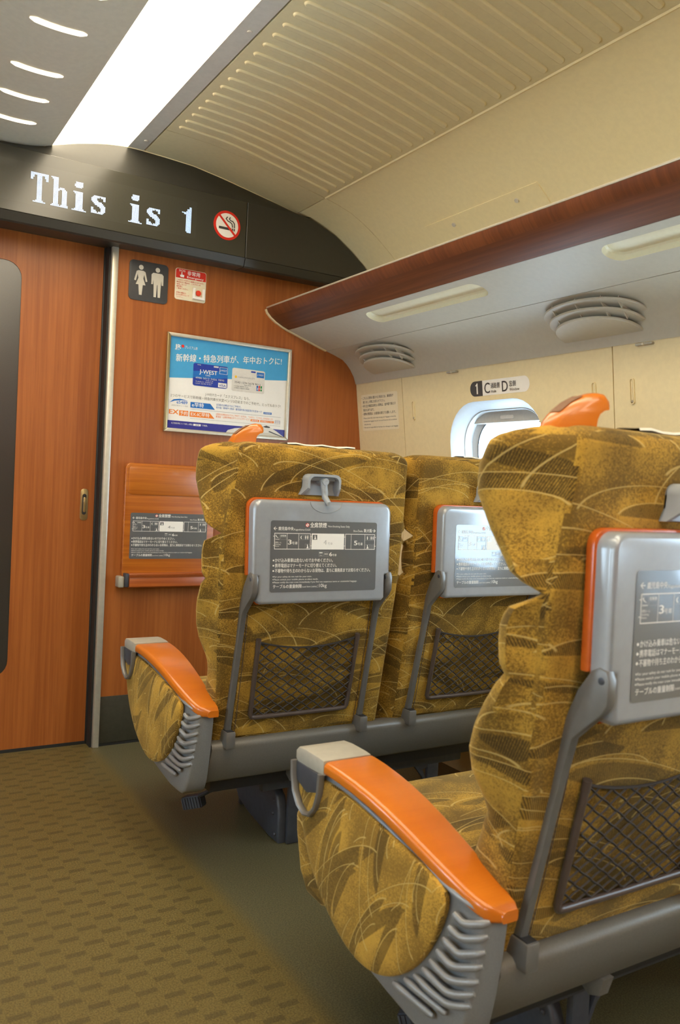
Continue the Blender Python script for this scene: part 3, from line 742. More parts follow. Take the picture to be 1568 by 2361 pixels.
# poster
ps = empty('framed_poster', (1.40, WY, 1.278), 'silver-framed blue and white rail card poster on the wooden end wall', 'poster')
X0, X1, Z0, Z1 = 1.117, 1.687, 1.278, 1.681
g = MB()
def bar(pts, mat='silver'): g.prism(pts, 'y', WY - .018, WY, mat, .004, 3)
fw_ = .015
bar([(X0, Z1), (X1, Z1), (X1 - fw_, Z1 - fw_), (X0 + fw_, Z1 - fw_)]); bar([(X0, Z0), (X1, Z0), (X1 - fw_, Z0 + fw_), (X0 + fw_, Z0 + fw_)])
bar([(X0, Z0), (X0 + fw_, Z0 + fw_), (X0 + fw_, Z1 - fw_), (X0, Z1)], 'goldmetal'); bar([(X1, Z0), (X1 - fw_, Z0 + fw_), (X1 - fw_, Z1 - fw_), (X1, Z1)])
g.build('frame', ps)
g = MB(); px0, px1, pz0, pz1 = X0 + .012, X1 - .012, Z0 + .012, Z1 - .012; PW, PH = px1 - px0, pz1 - pz0
pl = Plane(g, (px0, WY - .006, pz1), (PW, 0, 0), (0, 0, PH), (0, -1, 0))   # u 0..1, v 0..-1
R = lambda u0, u1, v0, v1, mt, n: pl.rect(u0, u1, -v1, -v0, mt, n)
def TX(t, u, v, h, mt, w=None, bold=0.0, align='l', n=.0012, slant=0.0):
    pl.text(t, u, -v, h, mt, n, w, bold, align, slant)
R(0, 1, 0, 1, 'white', .0002); pl.poly([(0, -.453), (1, -.332), (1, 0), (0, 0)], 'sky', .0006)
TX('JR', .045, .128, .045, 'white', .045, .03); TX('西日本', .05, .146, .012, 'white', .03)
pl.poly([(.105 + .012 * cos(a * pi / 8), -.098 + .017 * sin(a * pi / 8)) for a in range(16)], 'red', .0010)
TX('プレミアム旅', .122, .118, .026, 'white', .10)
tilt = Plane(g, (0, 0, 0), (1, 0, 0), (0, 0, 1), fn=lambda u, v, n: pl.P(u, v + (u - .055) * .125, n))
tilt.text('新幹線・特急列車が、年中おトクに!', .055, -.264, .066, 'white', .0012, .885, .014)
# two cards
pl.poly([(a, -b) for a, b in rrect(.195, .478, .262, .507, .018)], 'cardblue', .0013)
pl.poly([(.195, -.35), (.478, -.31), (.478, -.39), (.30, -.42), (.195, -.42)], 'blue', .0015)
for args in (('J-WEST', .245, .368, .046, 'white', .145, .014), ('CARD', .295, .391, .016, 'white', .04), ('4986 5012 3456 7890', .215, .428, .020, 'cardwhite', .235), ('09/12', .30, .447, .012, 'cardwhite', .06), ('TARO NISHI', .215, .466, .012, 'cardwhite', .14), ('1234 5678 9101', .215, .486, .012, 'cardwhite', .13), ('TIME', .225, .282, .010, 'white', .03)):
    TX(*args, n=.0018)
R(.408, .475, .276, .350, 'blue', .0016); TX('J-WEST', .413, .318, .018, 'white', .055, n=.0018); pl.line(.408, .475, -.350, -.276, .003, 'white', .0018)
R(.36, .40, .270, .286, 'cardwhite', .0016)
R(.402, .472, .448, .498, 'white', .0016); TX('VISA', .408, .489, .028, 'cardblue', .058, .02, n=.0020)
pl.poly([(a, -b) for a, b in rrect(.515, .797, .260, .520, .018)], 'cardwhite', .0013)
pl.poly([(.547 + .010 * cos(a * pi / 8), -.358 + .015 * sin(a * pi / 8)) for a in range(16)], 'yellow', .0016)
for args in (('OSAKA STATION CITY', .565, .366, .017, 'paleprint', .145), ('3542 1234 5678 9012', .538, .428, .022, 'ink', .225), ('0000 99/09', .62, .448, .011, 'ink', .06), ('*1234 5678 9101', .535, .468, .013, 'ink', .12), ('TARO NISHI 0000', .535, .488, .013, 'ink', .13)):
    TX(*args, n=.0018)
R(.725, .79, .280, .340, 'blue', .0016); TX('J-WEST', .73, .317, .018, 'white', .054, n=.0018); R(.675, .715, .274, .292, 'cardblue', .0016)
for i, c in enumerate(('blue', 'red', 'green')):
    R(.728 + .017 * i, .742 + .017 * i, .432, .490, c, .0016); TX('JCB'[i], .731 + .017 * i, .473, .018, 'white', .008, .02, n=.0020)
TX('J-WESTカード「エクスプレス」なら、', .30, .604, .028, 'inklight', .375); TX('2つのサービスで新幹線・特急列車が大変ベンリ!3日前までのご予約で、とってもおトク!', .025, .652, .027, 'inklight', .925)
pl.poly([(.02, -.716), (.05, -.680), (.10, -.668), (.165, -.682), (.11, -.682), (.06, -.694)], 'blue', .0012)
TX('e5489', .075, .722, .034, 'blue', .085, .014); TX('JR西日本ネット予約', .035, .750, .012, 'paleprint', .13)
pl.poly([(.185, -.690), (.345, -.690), (.385, -.752), (.185, -.752)], 'blue', .0010); TX('e早特', .197, .738, .038, 'white', .095, .018)
TX('3日前の23時までのご予約で、', .395, .702, .019, 'blue', .21); TX('新大阪・新神戸〜熊本・鹿児島中央の指定席が大変おトク!', .395, .733, .019, 'blue', .39)
R(.80, .872, .722, .746, 'blue', .0010); TX('詳細検索', .806, .741, .013, 'white', .058)
R(.185, .955, .766, .769, 'paleprint', .0010)
TX('EX', .020, .838, .050, 'oranget', .072, .03); R(.098, .170, .792, .850, 'oranget', .0010); TX('予約', .104, .839, .036, 'white', .060, .012)
pl.poly([(.182, -.794), (.345, -.794), (.385, -.852), (.182, -.852)], 'oranget', .0010); TX('EX-IC早特', .192, .838, .034, 'white', .150, .014)
TX('3日前の23時30分までのご予約で「のぞみ」「ひかり」「こだま」が大変おトク!', .395, .806, .018, 'oranget', .49); TX('東海道・山陽新幹線のチケットレスサービス', .395, .834, .018, 'oranget', .285)
R(.69, .765, .818, .842, 'oranget', .0010); TX('事前登録', .70, .837, .013, 'white', .055); R(.775, .895, .818, .842, 'oranget', .0010); TX('携帯電話でご予約', .783, .837, .013, 'white', .10)
pl.line(.905, .952, -.848, -.804, .002, 'paleprint', .0010); TX('》》》》', .908, .836, .024, 'navy', .04, .02)
R(.185, .955, .868, .8705, 'paleprint', .0010)
R(0, 1, .908, 1, 'navy', .0008); TX('◎ご利用条件等についての詳しい情報は', .04, .944, .015, 'white', .17); R(.215, .275, .926, .948, 'white', .0010); TX('検索', .232, .945, .014, 'navy', .03); TX('で検索。', .282, .944, .015, 'white', .05)
pl.poly([(.48, -1.0), (.50, -.962), (.56, -.935), (.64, -.920), (.72, -.915), (.80, -.888), (.86, -.890), (.92, -.930), (.998, -.998), (.998, -1.0)], 'cardwhite', .0011)
pl.poly([(.80, -.890), (.83, -.876), (.865, -.888), (.86, -.900), (.82, -.900)], 'ink', .0013)
pl.poly([(.50, -.995), (.66, -.970), (.86, -.955), (.95, -.980), (.99, -1.0), (.5, -1.0)], 'pict', .0013)
pl.poly([(.86, -.935), (.99, -.992), (.975, -.994), (.85, -.945)], 'signgrey', .0014)
g.build('print', ps, recalc=False)
# ------------------------------------------------------------------ information print shared by every tray
def info_print(pl, n0=.0004):
    """u -.149..149, v 0..171 (seat survey units)"""
    W_ = .149; H_ = .171
    n = n0 + .0004
    def t(s, u, v, h, w=None, bold=.0, mat='white', al='l'): pl.text(s, u, v, h, mat, n, w, bold, al)
    pl.poly(circ(-.0515, .1605, .0052, 20), 'red', n); pl.poly(circ(-.0515, .1605, .0040, 18), 'white', n + .0002); pl.poly([(-.0550, .1632), (-.0540, .1642), (-.0480, .1578), (-.0490, .1568)], 'red', n + .0004)
    t('全席禁煙', -.0440, .1555, .0105, .046, .022); t('Non-Smoking Seats Only', .006, .1560, .0052, .062)
    t('鹿児島中央', -.129, .1465, .0075, .040, .014); t('Kagoshima-Chūō', -.0875, .1462, .0048, .044)
    t('Shin-Ōsaka', .079, .1450, .0048, .028); t('新大阪', .110, .1447, .0075, .024, .014)
    for s_, u in ((-1, -.137), (1, .140)):
        pl.rect(u - .0045, u + .0045, .1498 if s_ < 0 else .1478, .1510 if s_ < 0 else .1490, 'white', n)
        v0 = .1504 if s_ < 0 else .1484; e = u + s_ * .0050
        pl.poly([(e, v0), (e - s_ * .0045, v0 + .0045), (e - s_ * .0060, v0 + .0040), (e - s_ * .0020, v0), (e - s_ * .0060, v0 - .0040), (e - s_ * .0045, v0 - .0045)][::-s_], 'white', n)
    # three cars
    a0, a1, a2, a3, a4, a5 = -.1395, -.042, -.0395, .0525, .0555, .1435; b0, b1 = .097, .139
    pl.line(a0, a1, b0, b1, .0014, 'white', n); pl.line(a4, a5, b0, b1, .0014, 'white', n); pl.rect(a2, a3, b0, b1, 'white', n)
    for u in (-.106, -.075, .0725, .113): pl.rect(u, u + .0008, b0, b1, 'white', n)
    for u in (a0 - .003, a1, a3, a5):
        for v in (.106, .130): pl.rect(u, u + .003, v, v + .0012, 'white', n)
    t('3', -.103, .110, .0125, .009, .02); t('号車', -.0925, .110, .0062, .0150)
    t('4', -.006, .110, .0125, .009, .0, 'paleprint'); t('号車', .006, .110, .0055, .0140, 0, 'paleprint')
    t('5', .082, .109, .0125, .009, .02); t('号車', .0925, .109, .0062, .0150)
    def ico(u, v, w=.0125, h=.0130, inner=None):
        pl.line(u, u + w, v, v + h, .0006, 'paleprint', n)
    ico(-.0735, .122); pl.poly([(-.0660, .1330), (-.0690, .1310), (-.0700, .1285), (-.0690, .1255), (-.0660, .1238), (-.0660, .1258), (-.0675, .1270), (-.0675, .1300), (-.0660, .1312)], 'white', n)
    ico(-.0590, .122)
    for u in (-.0555, -.0500): pl.poly(circ(u, .1325, .0011, 8), 'white', n); pl.poly([(u - .0018, .1310), (u + .0018, .1310), (u + .0008, .1235), (u - .0008, .1235)], 'white', n)
    for uu, vv in ((-.0570, .0985), (-.0365, .1225), (.115, .0985)):
        mt = 'sticker' if uu == -.0365 else 'paleprint'
        if uu == -.0365: pl.rect(uu, uu + .0125, vv, vv + .0130, 'sticker', n + .0002)
        else: ico(uu, vv)
        pl.poly([(uu + .005, vv + .0115), (uu + .007, vv + .0115), (uu + .0075, vv + .008), (uu + .010, vv + .0015), (uu + .0035, vv + .0015), (uu + .0055, vv + .006)], 'white', n + .0004)
    ico(.1150, .122); pl.poly(circ(.1212, .1322, .0011, 8), 'white', n); pl.poly([(.1194, .1308), (.1230, .1308), (.1220, .1238), (.1204, .1238)], 'white', n)
    ico(.1290, .122)
    for u in (.1325, .1380): pl.poly(circ(u, .1322, .0011, 8), 'white', n); pl.poly([(u - .0018, .1308), (u + .0018, .1308), (u + .0008, .1238), (u - .0008, .1238)], 'white', n)
    ico(.1290, .0985); 
    for k in range(3): pl.rect(.1310, .1395, .1010 + k * .0032, .1020 + k * .0032, 'paleprint', n)
    ico(-.1375, .1235); pl.poly([(-.1365, .1320), (-.1345, .1345), (-.1335, .1300), (-.1290, .1270), (-.1290, .1260), (-.1340, .1285)], 'white', n); pl.rect(-.1365, -.1260, .1220, .1230, 'white', n)
    t('自販機', -.1230, .1300, .0040, .0145); pl.line(-.1235, -.1080, .1220, .1285, .0005, 'paleprint', n)
    for k, s_ in enumerate(('喫煙ルーム', 'Smoking', 'Room')): t(s_, -.1370, .1130 - k * .0045, .0032, (.016, .014, .010)[k])
    ico(-.0185, .0785); pl.rect(-.0170, -.0080, .0870, .0895, 'white', n); t('Card', -.0155, .0805, .0028, .006)
    ico(-.0040, .0785); t('AED', -.0025, .0830, .0048, .0095)
    t('6', .0115, .0795, .0105, .0075, .018); t('号車', .0200, .0795, .0052, .0120)
    for k, (s_, w) in enumerate((('かけ込み乗車は危ないのでおやめください。', .158), ('携帯電話はマナーモードに切り替えてください。', .169), ('不審物や持ち主のわからないお荷物は、直ちに乗務員までお知らせください。', .268))):
        v = .0645 - k * .0135; pl.poly(circ(-.1405, v + .0040, .0022, 12), 'white', n); t(s_, -.1365, v, .0082, w, .012)
    for k, (s_, w) in enumerate((('For your safety do not rush for your train.', .102), ('Please switch your mobile phone to silent mode.', .120), ('Please notify the train crew immediately if you find any suspicious items or unattended baggage.', .232))):
        v = .0245 - k * .0073; pl.poly(circ(-.1408, v + .0020, .0012, 8), 'white', n); t(s_, -.1385, v, .0042, w)
    t('テーブルの重量制限', -.1405, -.0135 + .0080 + .0025, .0078, .077, .016)
    t('Load limit (table)', -.0620, -.0025, .0042, .040); t(':10kg', -.0200, -.0030, .0098, .026)
# the lettering block is written relative to a print whose foot lies 12 below its last line
def info_plane(mb, fn):
    return Plane(mb, (0, 0, 0), (1, 0, 0), (0, 0, 1), fn=fn)
def info_print2(pl):
    class Sh:  # lift the lettering so that the last line sits above the print's foot
        pass
    base = pl.fn
    s = .171 / .186
    def fn(u, v, n): return base(u, (v + .0135) * s if False else (v + .0140) * .925, n)
    q = Plane(pl.mb, (0, 0, 0), (1, 0, 0), (0, 0, 1), fn=fn)
    pl.poly(rrect(-.149, .149, 0, .171, .006), 'sticker', .0004)
    info_print(q)

# ------------------------------------------------------------------ folding table on the end wall
wt = empty('wall_table', (1.15, WY, .644), 'honey-brown folding table with grey notice fixed to the wooden end wall', 'table')
MB().prism(rrect(.966, 1.352, .672, 1.141, .022), 'y', WY - .024, WY - .002, 'trayboard', .004, 3).build('table_board', wt)
MB().prism(rrect(.978, 1.340, 1.015, 1.130, .016), 'y', WY - .0265, WY - .024, 'trayboard', .002, 2).build('board_lip', wt)
g = MB(); info_print2(info_plane(g, lambda u, v, n: Vector((1.157 + u * 1.10, WY - .0242 - n, .756 + v * 1.0865)))); g.build('information_print', wt, recalc=False)
g = MB(); g.prism([(WY - .062, .648), (WY - .055, .642), (WY - .002, .642), (WY - .002, .700), (WY - .052, .700), (WY - .062, .685)], 'x', .988, 1.36, 'barwood', .002)
hb = g.build('hinge_bar', wt)
for k in range(5): MB().box(.9885, 1.36, WY - .0640, WY - .060, .6845 + k * .0032, .6862 + k * .0032, 'barwood').build('ridge', hb)
MB().box(.948, .972, WY - .050, WY, .643, .688, 'cap', .006, 3).build('end_bracket', wt)
MB().box(.9725, .9875, WY - .058, WY - .004, .646, .700, 'dark', .003).build('pivot_plate', wt)
# ================================================================== luggage rack
rk = empty('luggage_rack', (1.80, 0.5, 1.56), 'long luggage rack with dark wooden edge above the windows', 'rack')
fas = [(1.555, 1.842), (1.562, 1.826), (1.580, 1.808), (1.605, 1.791), (1.635, 1.776), (1.665, 1.764)]
YE = 3.268
MB().sheetY(fas, Y0, YE, .016, 'rackwood').build('wooden_edge', rk)
MB().tube([(1.5565, Y0, 1.8455), (1.5565, YE, 1.8455)], .0042, 'silver', 8, ref=(0, 0, 1)).build('edge_bead', rk)
# underside panel with rounded lamp recesses
A = Vector((1.666, 0, 1.7635)); B = Vector((1.866, 0, 1.6985)); tdir = (B - A).normalized(); L = (B - A).length; nd = Vector((tdir.z, 0, -tdir.x))  # nd points down/out
if nd.z > 0: nd = -nd
def und(u, y, d): q = A + tdir * u - nd * d; return (q.x, y, q.z)
yy = YE
RY = [(2.05, 2.71), (2.05 - 1.148, 2.71 - 1.148), (2.05 - 2.296, 2.71 - 2.296), (2.05 - 3.444, 2.71 - 3.444)]
bounds = [YE, 1.806, .658, -.49, Y0]
for k, (a, b) in enumerate(RY):
    if k == 3: a, b = -1.42, -.76
    g = MB(); st = dense(rrect(.030, .112, a, b, .040, 7), .05)
    holed(g, (0, L, bounds[k + 1], bounds[k]), st, lambda u, v: und(u, v, 0), 'rackgrey', 3)
    p = g.build('underside_panel', rk, recalc=False)
    def rg(s, d): return [und(.071 + (u - .071) * s, (a + b) / 2 + (v - (a + b) / 2) * (1 - (1 - s) * .12), d) for u, v in st]
    g = MB(); g.loft([rg(1, 0), rg(.99, .005), rg(.93, .016), rg(.80, .020)], 'recess', False, False); R_ = rg(.80, .020); g.add(R_, [tuple(range(len(R_)))], 'recess'); g.build('lamp_recess', p, recalc=False)
low = [(1.868, 1.6975), (1.915, 1.683), (1.955, 1.669), (1.980, 1.650), (2.000, 1.628), (2.020, 1.598), (2.033, 1.564)]
MB().sheetY(low, Y0, YE + .010, .012, 'rackgrey').build('lower_panel', rk)
MB().box(1.565, 2.06, Y0, YE, 1.832, 1.840, 'rackgrey').build('rack_floor', rk)
endp = fas + [(1.766, 1.731), (1.866, 1.6985)]
MB().sheetY([(x - .004, z - .004) for x, z in endp], YE + .0005, YB - .001, .020, 'cream').build('end_cap', rk)
rl = empty('luggage_rack', (mx(1.80), 0.5, 1.56), 'luggage rack on the opposite side of the aisle, over the far windows', 'rack')
MB().sheetY(mir(fas), Y0, YE, .016, 'rackwood').build('wooden_edge', rl)
MB().sheetY(mir([(1.666, 1.7635), (1.866, 1.6985)] + low[1:]), Y0, YE, .012, 'rackgrey').build('underside_panel', rl)
MB().box(mx(2.06), mx(1.565), Y0, YE, 1.832, 1.840, 'rackgrey').build('rack_floor', rl)
# air vents: stacked half-moon louvres in the hollow of the rack
E0 = Vector((1.868, 0, 1.6975)); td = Vector((.955, 0, -.296)).normalized(); nv = Vector((td.z, 0, -td.x))
if nv.z > 0: nv = -nv
def vent(yc, label):
    v = empty('air_vent', (1.95, yc, 1.60), label, 'air vent', 'half-moon air vents under the rack')
    for k, (h, t0, t1, hw) in enumerate(((.016, .010, .136, .188), (.034, .034, .158, .172), (.053, .058, .186, .156))):
        n = 28; out = []
        for i in range(n + 1):
            a = pi * i / n; y = yc + .004 * k + hw * cos(a); s_ = sin(a) ** .75
            out.append((t1 - .010 - (t1 - .010 - t0) * s_ if s_ < 1 else t0, y))
        out = [(t1, yc + .004 * k + hw * .93)] + out + [(t1, yc + .004 * k - hw * .93)] if False else out
        def P(t, y, d): q = E0 + td * t + nv * d; return (q.x, y, q.z)
        g = MB(); dst = .0075 if k < 2 else .010
        poly = [(t1, yc + .004 * k - hw * .80)] ; poly = [(t1, yc + .004 * k + hw * .82)] + out + [(t1, yc + .004 * k - hw * .82)]
        cen_ = (t1 - .02, yc + .004 * k)
        def sh(s_): return [(cen_[0] + (a - cen_[0]) * s_, cen_[1] + (b - cen_[1]) * s_) for a, b in poly]
        g.loft([[P(a, b, h - dst) for a, b in sh(.985)], [P(a, b, h - dst * .7) for a, b in poly], [P(a, b, h - dst * .3) for a, b in poly], [P(a, b, h) for a, b in sh(.985)]], 'rackgrey')
        s = g.build('louvre', v)
    for y, t in ((yc + .10, .026), (yc, .018), (yc - .09, .03), (yc - .14, .05)):
        q0 = E0 + td * t; q1 = E0 + td * (t + .06); g = MB()
        g.add([(q0.x, y, q0.z), (q1.x, y, q1.z), (q1.x + nv.x * .046, y, q1.z + nv.z * .046), (q0.x + nv.x * .012, y, q0.z + nv.z * .012)] + [(q0.x, y + .004, q0.z), (q1.x, y + .004, q1.z), (q1.x + nv.x * .046, y + .004, q1.z + nv.z * .046), (q0.x + nv.x * .012, y + .004, q0.z + nv.z * .012)],
              [(0, 1, 2, 3), (7, 6, 5, 4), (0, 4, 5, 1), (1, 5, 6, 2), (2, 6, 7, 3), (3, 7, 4, 0)], 'rackgrey')
        g.build('spacer', v)
vent(2.945, 'half-moon air vent under the rack nearest the wooden end wall'); vent(1.805, 'half-moon air vent under the rack farther from the end wall, right of the other vent')
# ------------------------------------------------------------------ notices and hooks on the window wall
def wallplane(mb, yc, z0):
    return Plane(mb, (0, 0, 0), (0, -1, 0), (0, 0, 1), fn=lambda u, v, n: Vector((wx(z0 + v) - n, yc - u, z0 + v)))
g = MB(); pl = wallplane(g, 3.245, 1.350)
pl.poly(rrect(.002, .294, 0, .163, .008), 'paper', .0012)
for i, (t, w, u) in enumerate((('・こちらに荷物を置かれた場合には、乗務員が', .255, .008), ('通りました際にお知らせ下さい。', .18, .016), ('・持ち主が確認出来ない荷物は、途中駅で降ろす', .270, .008), ('場合もあります。', .09, .016), ('・荷物の管理は、お客様の責任でお願いします。', .268, .008))):
    pl.text(t, u, .142 - i * .0178, .0098, 'ink', .0016, w, .006)
for i, (t, w, u) in enumerate((('・Please inform the crew when leaving your baggage in this area.', .265, .010), ('・Unidentified baggage may be removed from the train at stations', .270, .010), ('along the way.', .055, .018), ('・We are not responsible for the loss of, or damage to any baggage.', .278, .010))):
    pl.text(t, u, .054 - i * .0140, .0062, 'ink', .0016, w)
tag(g.build('notice_label', recalc=False), 'cream printed luggage notice on the wall panel beside the wooden end wall', 'notice')
g = MB(); pl = wallplane(g, 2.468, 1.4545)
st = rrect(0, .318, 0, .056, .027, 8); pl.poly(st, 'white', .0008)
pl.poly([(min(a, .070), b) for a, b in st], 'signgrey', .0012)
pl.poly([(.0375, .008), (.0445, .008), (.0445, .048), (.0395, .048), (.0375, .0445), (.0320, .0415), (.0320, .0365), (.0375, .0385)], 'white', .0020); pl.text('C', .082, .008, .040, 'ink', .0020, .030, .012); pl.text('D', .178, .008, .040, 'ink', .0020, .030, .012)
pl.text('通路側', .117, .025, .016, 'ink', .0020, .048, .01); pl.text('Aisle', .118, .008, .011, 'ink', .0020, .028); pl.text('窓側', .216, .025, .016, 'ink', .0020, .034, .01); pl.text('Window', .216, .008, .011, 'ink', .0020, .052)
tag(g.build('seat_number_sign', recalc=False), 'pill-shaped seat sign reading 1 C D above the window', 'sign')
for i, y in enumerate((2.838, 1.862, 1.712, .73)):
    h = empty('coat_hook', (wx(1.42), y, 1.383), ['folded coat hook on the wall panel right of the luggage notice', 'folded coat hook just left of the panel seam behind the orange handle', 'folded coat hook just right of the panel seam', 'folded coat hook beside the second window'][i], 'hook', 'folding coat hooks on the window wall')
    def f(v): return (wx(v[2]) - .006 + v[0], v[1], v[2])
    g = MB(); R0 = rrect(y - .0085, y + .0085, 1.383, 1.462, .0084, 6); R1 = rrect(y - .0055, y + .0055, 1.386, 1.459, .0054, 6)
    g.loft([[(wx(b) - .0003, a, b) for a, b in R0], [(wx(b) - .0055, a, b) for a, b in R0], [(wx(b) - .0055, a, b) for a, b in R1], [(wx(b) - .0006, a, b) for a, b in R1]], 'cream', False, True); g.build('surround', h)
    MB().sphere((wx(1.392) - .003, y, 1.3925), .0045, 'cap', (.7, 1, 1)).tube([(wx(1.40) - .0018, y, 1.396), (wx(1.45) - .0018, y, 1.452)], .0032, 'cream', 8, ref=(0, 1, 0)).build('hook', h)
for y in (2.565, 1.66):
    g = MB().box(wx(1.56) - .012, wx(1.56) + .002, y - .03, y + .03, 1.5535, 1.5605, 'cap', .002).prism(circ(y, 1.556, .004, 10), 'x', wx(1.556) - .016, wx(1.556) - .01, 'silver')
    tag(g.build('blind_bracket'), ['small grey bracket under the rack above the first window', 'small grey bracket under the rack above the second window'][y < 2], 'bracket')

# ================================================================== SEATS (seat survey units, row next to the end wall)
SEAT = True
def interp(P, x):
    if x <= P[0][0]: return P[0][1]
    for (a, b), (c, d) in zip(P, P[1:]):
        if x <= c: return b + (d - b) * (x - a) / (c - a)
    return P[-1][1]
YR = [(.43, 1.892), (.50, 1.872), (.60, 1.846), (.70, 1.821), (.80, 1.801), (.865, 1.791), (.95, 1.783), (1.05, 1.778), (1.12, 1.775), (1.20, 1.772)]
YF = [(.43, 1.985), (.50, 1.978), (.56, 1.962), (.62, 1.938), (.645, 1.920), (.66, 1.924), (.70, 1.940), (.735, 1.938), (.77, 1.920), (.805, 1.895), (.83, 1.874), (.848, 1.857), (.858, 1.853), (.868, 1.856), (.89, 1.862), (.92, 1.861), (.942, 1.848), (.957, 1.815), (.966, 1.803), (.976, 1.820), (1.0, 1.853), (1.042, 1.892), (1.09, 1.922), (1.125, 1.924), (1.155, 1.908), (1.20, 1.86)]
CXB = [(.43, 1.0475), (.60, 1.036), (.70, 1.030), (.90, 1.024), (1.20, 1.021)]
WL = [(.43, .243), (.60, .244), (.70, .252), (.80, .256), (.95, .262), (1.03, .250), (1.15, .232), (1.2, .230)]
WB = [(.43, .249), (.60, .250), (.80, .254), (1.0, .258), (1.2, .258)]
def CX(z): return 1.036 - .045 * (z - .45)
yr = lambda z: interp(YR, z)
yf = lambda z: interp(YF, z)
def xo(y): return interp([(1.84, .775), (1.850, .757), (1.86, .747), (1.88, .737), (1.90, .729), (2.0, .722), (2.3, .708), (2.6, .70)], y)

def seat_unit(root, off, handle):
    cx = lambda z: CX(z) + off
    w0 = .2475
    # ---- backrest
    g = MB(); zs = [.430, .46, .50, .56, .60, .62, .635, .645, .652, .66, .68, .70, .72, .735, .755, .77, .79, .805, .82, .832, .842, .850, .856, .862, .870, .88, .90, .92, .935, .946, .953, .960, .966, .972, .980, .992, 1.01, 1.042, 1.07, 1.09, 1.11, 1.13, 1.145, 1.155]
    rings = []
    def ring(z, a, b, w, rr, rf, fl=0.0, lobe=1.0, dip=0.0):
        # rounded section: rear corners rr, front corners rf; fl widens the front (side wings)
        P = []; c = interp(CXB, z) + off
        d = b - a; rf_ = min(rf, d * .48); rr_ = min(rr, d * .3)
        if off == 0:
            wl = interp(WL, z) * (w / .258 if z > 1.1561 else 1); ext = interp([(.43, 0), (.62, 0), (.80, .034), (.95, .030), (1.03, .042), (1.15, .060), (1.2, .060)], z); fll = ext * fl / .022
        else: wl = w; fll = (.014 * fl / .022 + .006) * lobe
        fll -= .008 * dip; fl = fl * lobe
        for k in range(9): u = k / 8; P.append((c - wl + rr_ + (wl + w - 2 * rr_) * u, a, z))
        for k in range(1, 4): t = pi / 2 * k / 3; P.append((c + w - rr_ + rr_ * sin(t), a + rr_ - rr_ * cos(t), z))
        for k in (1, 2): P.append((c + w + fl * k / 3, a + rr_ + (d - rr_ - rf_) * k / 3, z))
        for k in range(6): t = pi / 2 * k / 5; P.append((c + w + fl - rf_ + rf_ * cos(t), b - rf_ + rf_ * sin(t), z))
        for k in range(1, 8): u = k / 8; P.append((c + w - rf_ - (2 * w - 2 * rf_) * u, b - .035 * sin(pi * u) * min(1, d / .2), z))
        for k in range(6): t = pi / 2 * k / 5; P.append((c - wl - fll + rf_ - rf_ * sin(t), b - rf_ + rf_ * cos(t), z))
        for k in (1, 2): P.append((c - wl - fll * (3 - k) / 3, b - rf_ - (d - rr_ - rf_) * k / 3, z))
        for k in range(3): t = pi / 2 * k / 3; P.append((c - wl + rr_ - rr_ * cos(t), a + rr_ - rr_ * sin(t), z))
        return P
    for z in zs:
        nt = max(max(0, 1 - abs(z - c0) / .020) for c0 in (.966,)); lobe = .35 if .858 < z < .94 else 1.0
        w = interp(WB, z) - .006 * nt; fl = .022 * (1 - nt); dip = max(0, 1 - abs(z - .856) / .012)
        rings.append(ring(z, yr(z), yf(z), w, .014, .045, fl, lobe, dip))
    for k in range(1, 7):     # rounded top
        t = pi / 2 * k / 6; z = 1.155 + .030 * sin(t); s_ = 1 - cos(t)
        rings.append(ring(z, yr(1.155) + .028 * s_, yf(1.155) - .065 * s_, .258 - .034 * s_, .014 + .02 * s_, .045, .022 * (1 - s_)))
    for k in (.6, .25):
        rr = rings[-1]; c = (sum(p[0] for p in rr) / len(rr), sum(p[1] for p in rr) / len(rr)); 
        rings.append([(c[0] + (p[0] - c[0]) * k, c[1] + (p[1] - c[1]) * k, 1.1855 + .001 * (1 - k)) for p in rings[-1]] if k == .6 else [(c[0] + (p[0] - c[0]) * .4, c[1] + (p[1] - c[1]) * .4, 1.187) for p in rings[-1]])
    g.loft(rings, 'fabric'); br = g.build('backrest', root, autosm=55)
    # stitched panel over the lower rear face
    def rear(u, z, d): return (cx(z) + u, yr(z) - d, z)
    g = MB(); zz = [.448, .50, .55, .60, .65, .70, .75, .80, .835]; us = [-.19, -.187, -.18, -.1, 0, .1, .18, .187, .19]
    vs = [rear(u, z, .0005 if (abs(u) > .189) else (.0032 if abs(u) < .183 else .0026)) for z in zz for u in us]
    fs = [(i * 9 + j, i * 9 + j + 1, i * 9 + 10 + j, i * 9 + 9 + j) for i in range(len(zz) - 1) for j in range(8)]
    g.add(vs, fs, 'fabric', True); g.build('rear_panel', br, recalc=False)
    for s_ in (-1, 1):
        g = MB(); g.tube([rear(s_ * .183, z, .0030) for z in zz], .0013, 'fabric', 6, ref=(0, 1, 0)); g.tube([rear(s_ * .176, z, .0032) for z in zz], .0009, 'netframe', 5, ref=(0, 1, 0)); g.build('seam', br)
    # white cover over the front of the headrest
    g = MB(); pts = [(1.795, 1.1885), (1.83, 1.1885), (1.86, 1.181), (1.89, 1.165), (1.918, 1.140), (1.930, 1.11), (1.926, 1.07), (1.90, 1.02)]
    us = [-.075 + .195 * k / 8 for k in range(9)]; vs = []
    for i, (y, z) in enumerate(pts):
        for j, u in enumerate(us): vs.append((cx(z) + u, y + .003, z + .0018 * sin(j * 1.9 + i) + .001))
    n = len(us); fs = [(i * n + j, i * n + j + 1, i * n + n + j + 1, i * n + n + j) for i in range(len(pts) - 1) for j in range(n - 1)]
    o = len(vs); vs2 = [(x, y - .002, z - .0035) for x, y, z in vs]
    fs2 = [tuple(q + o for q in f[::-1]) for f in fs]; ed = [(j, o + j, o + j + 1, j + 1) for j in range(n - 1)]
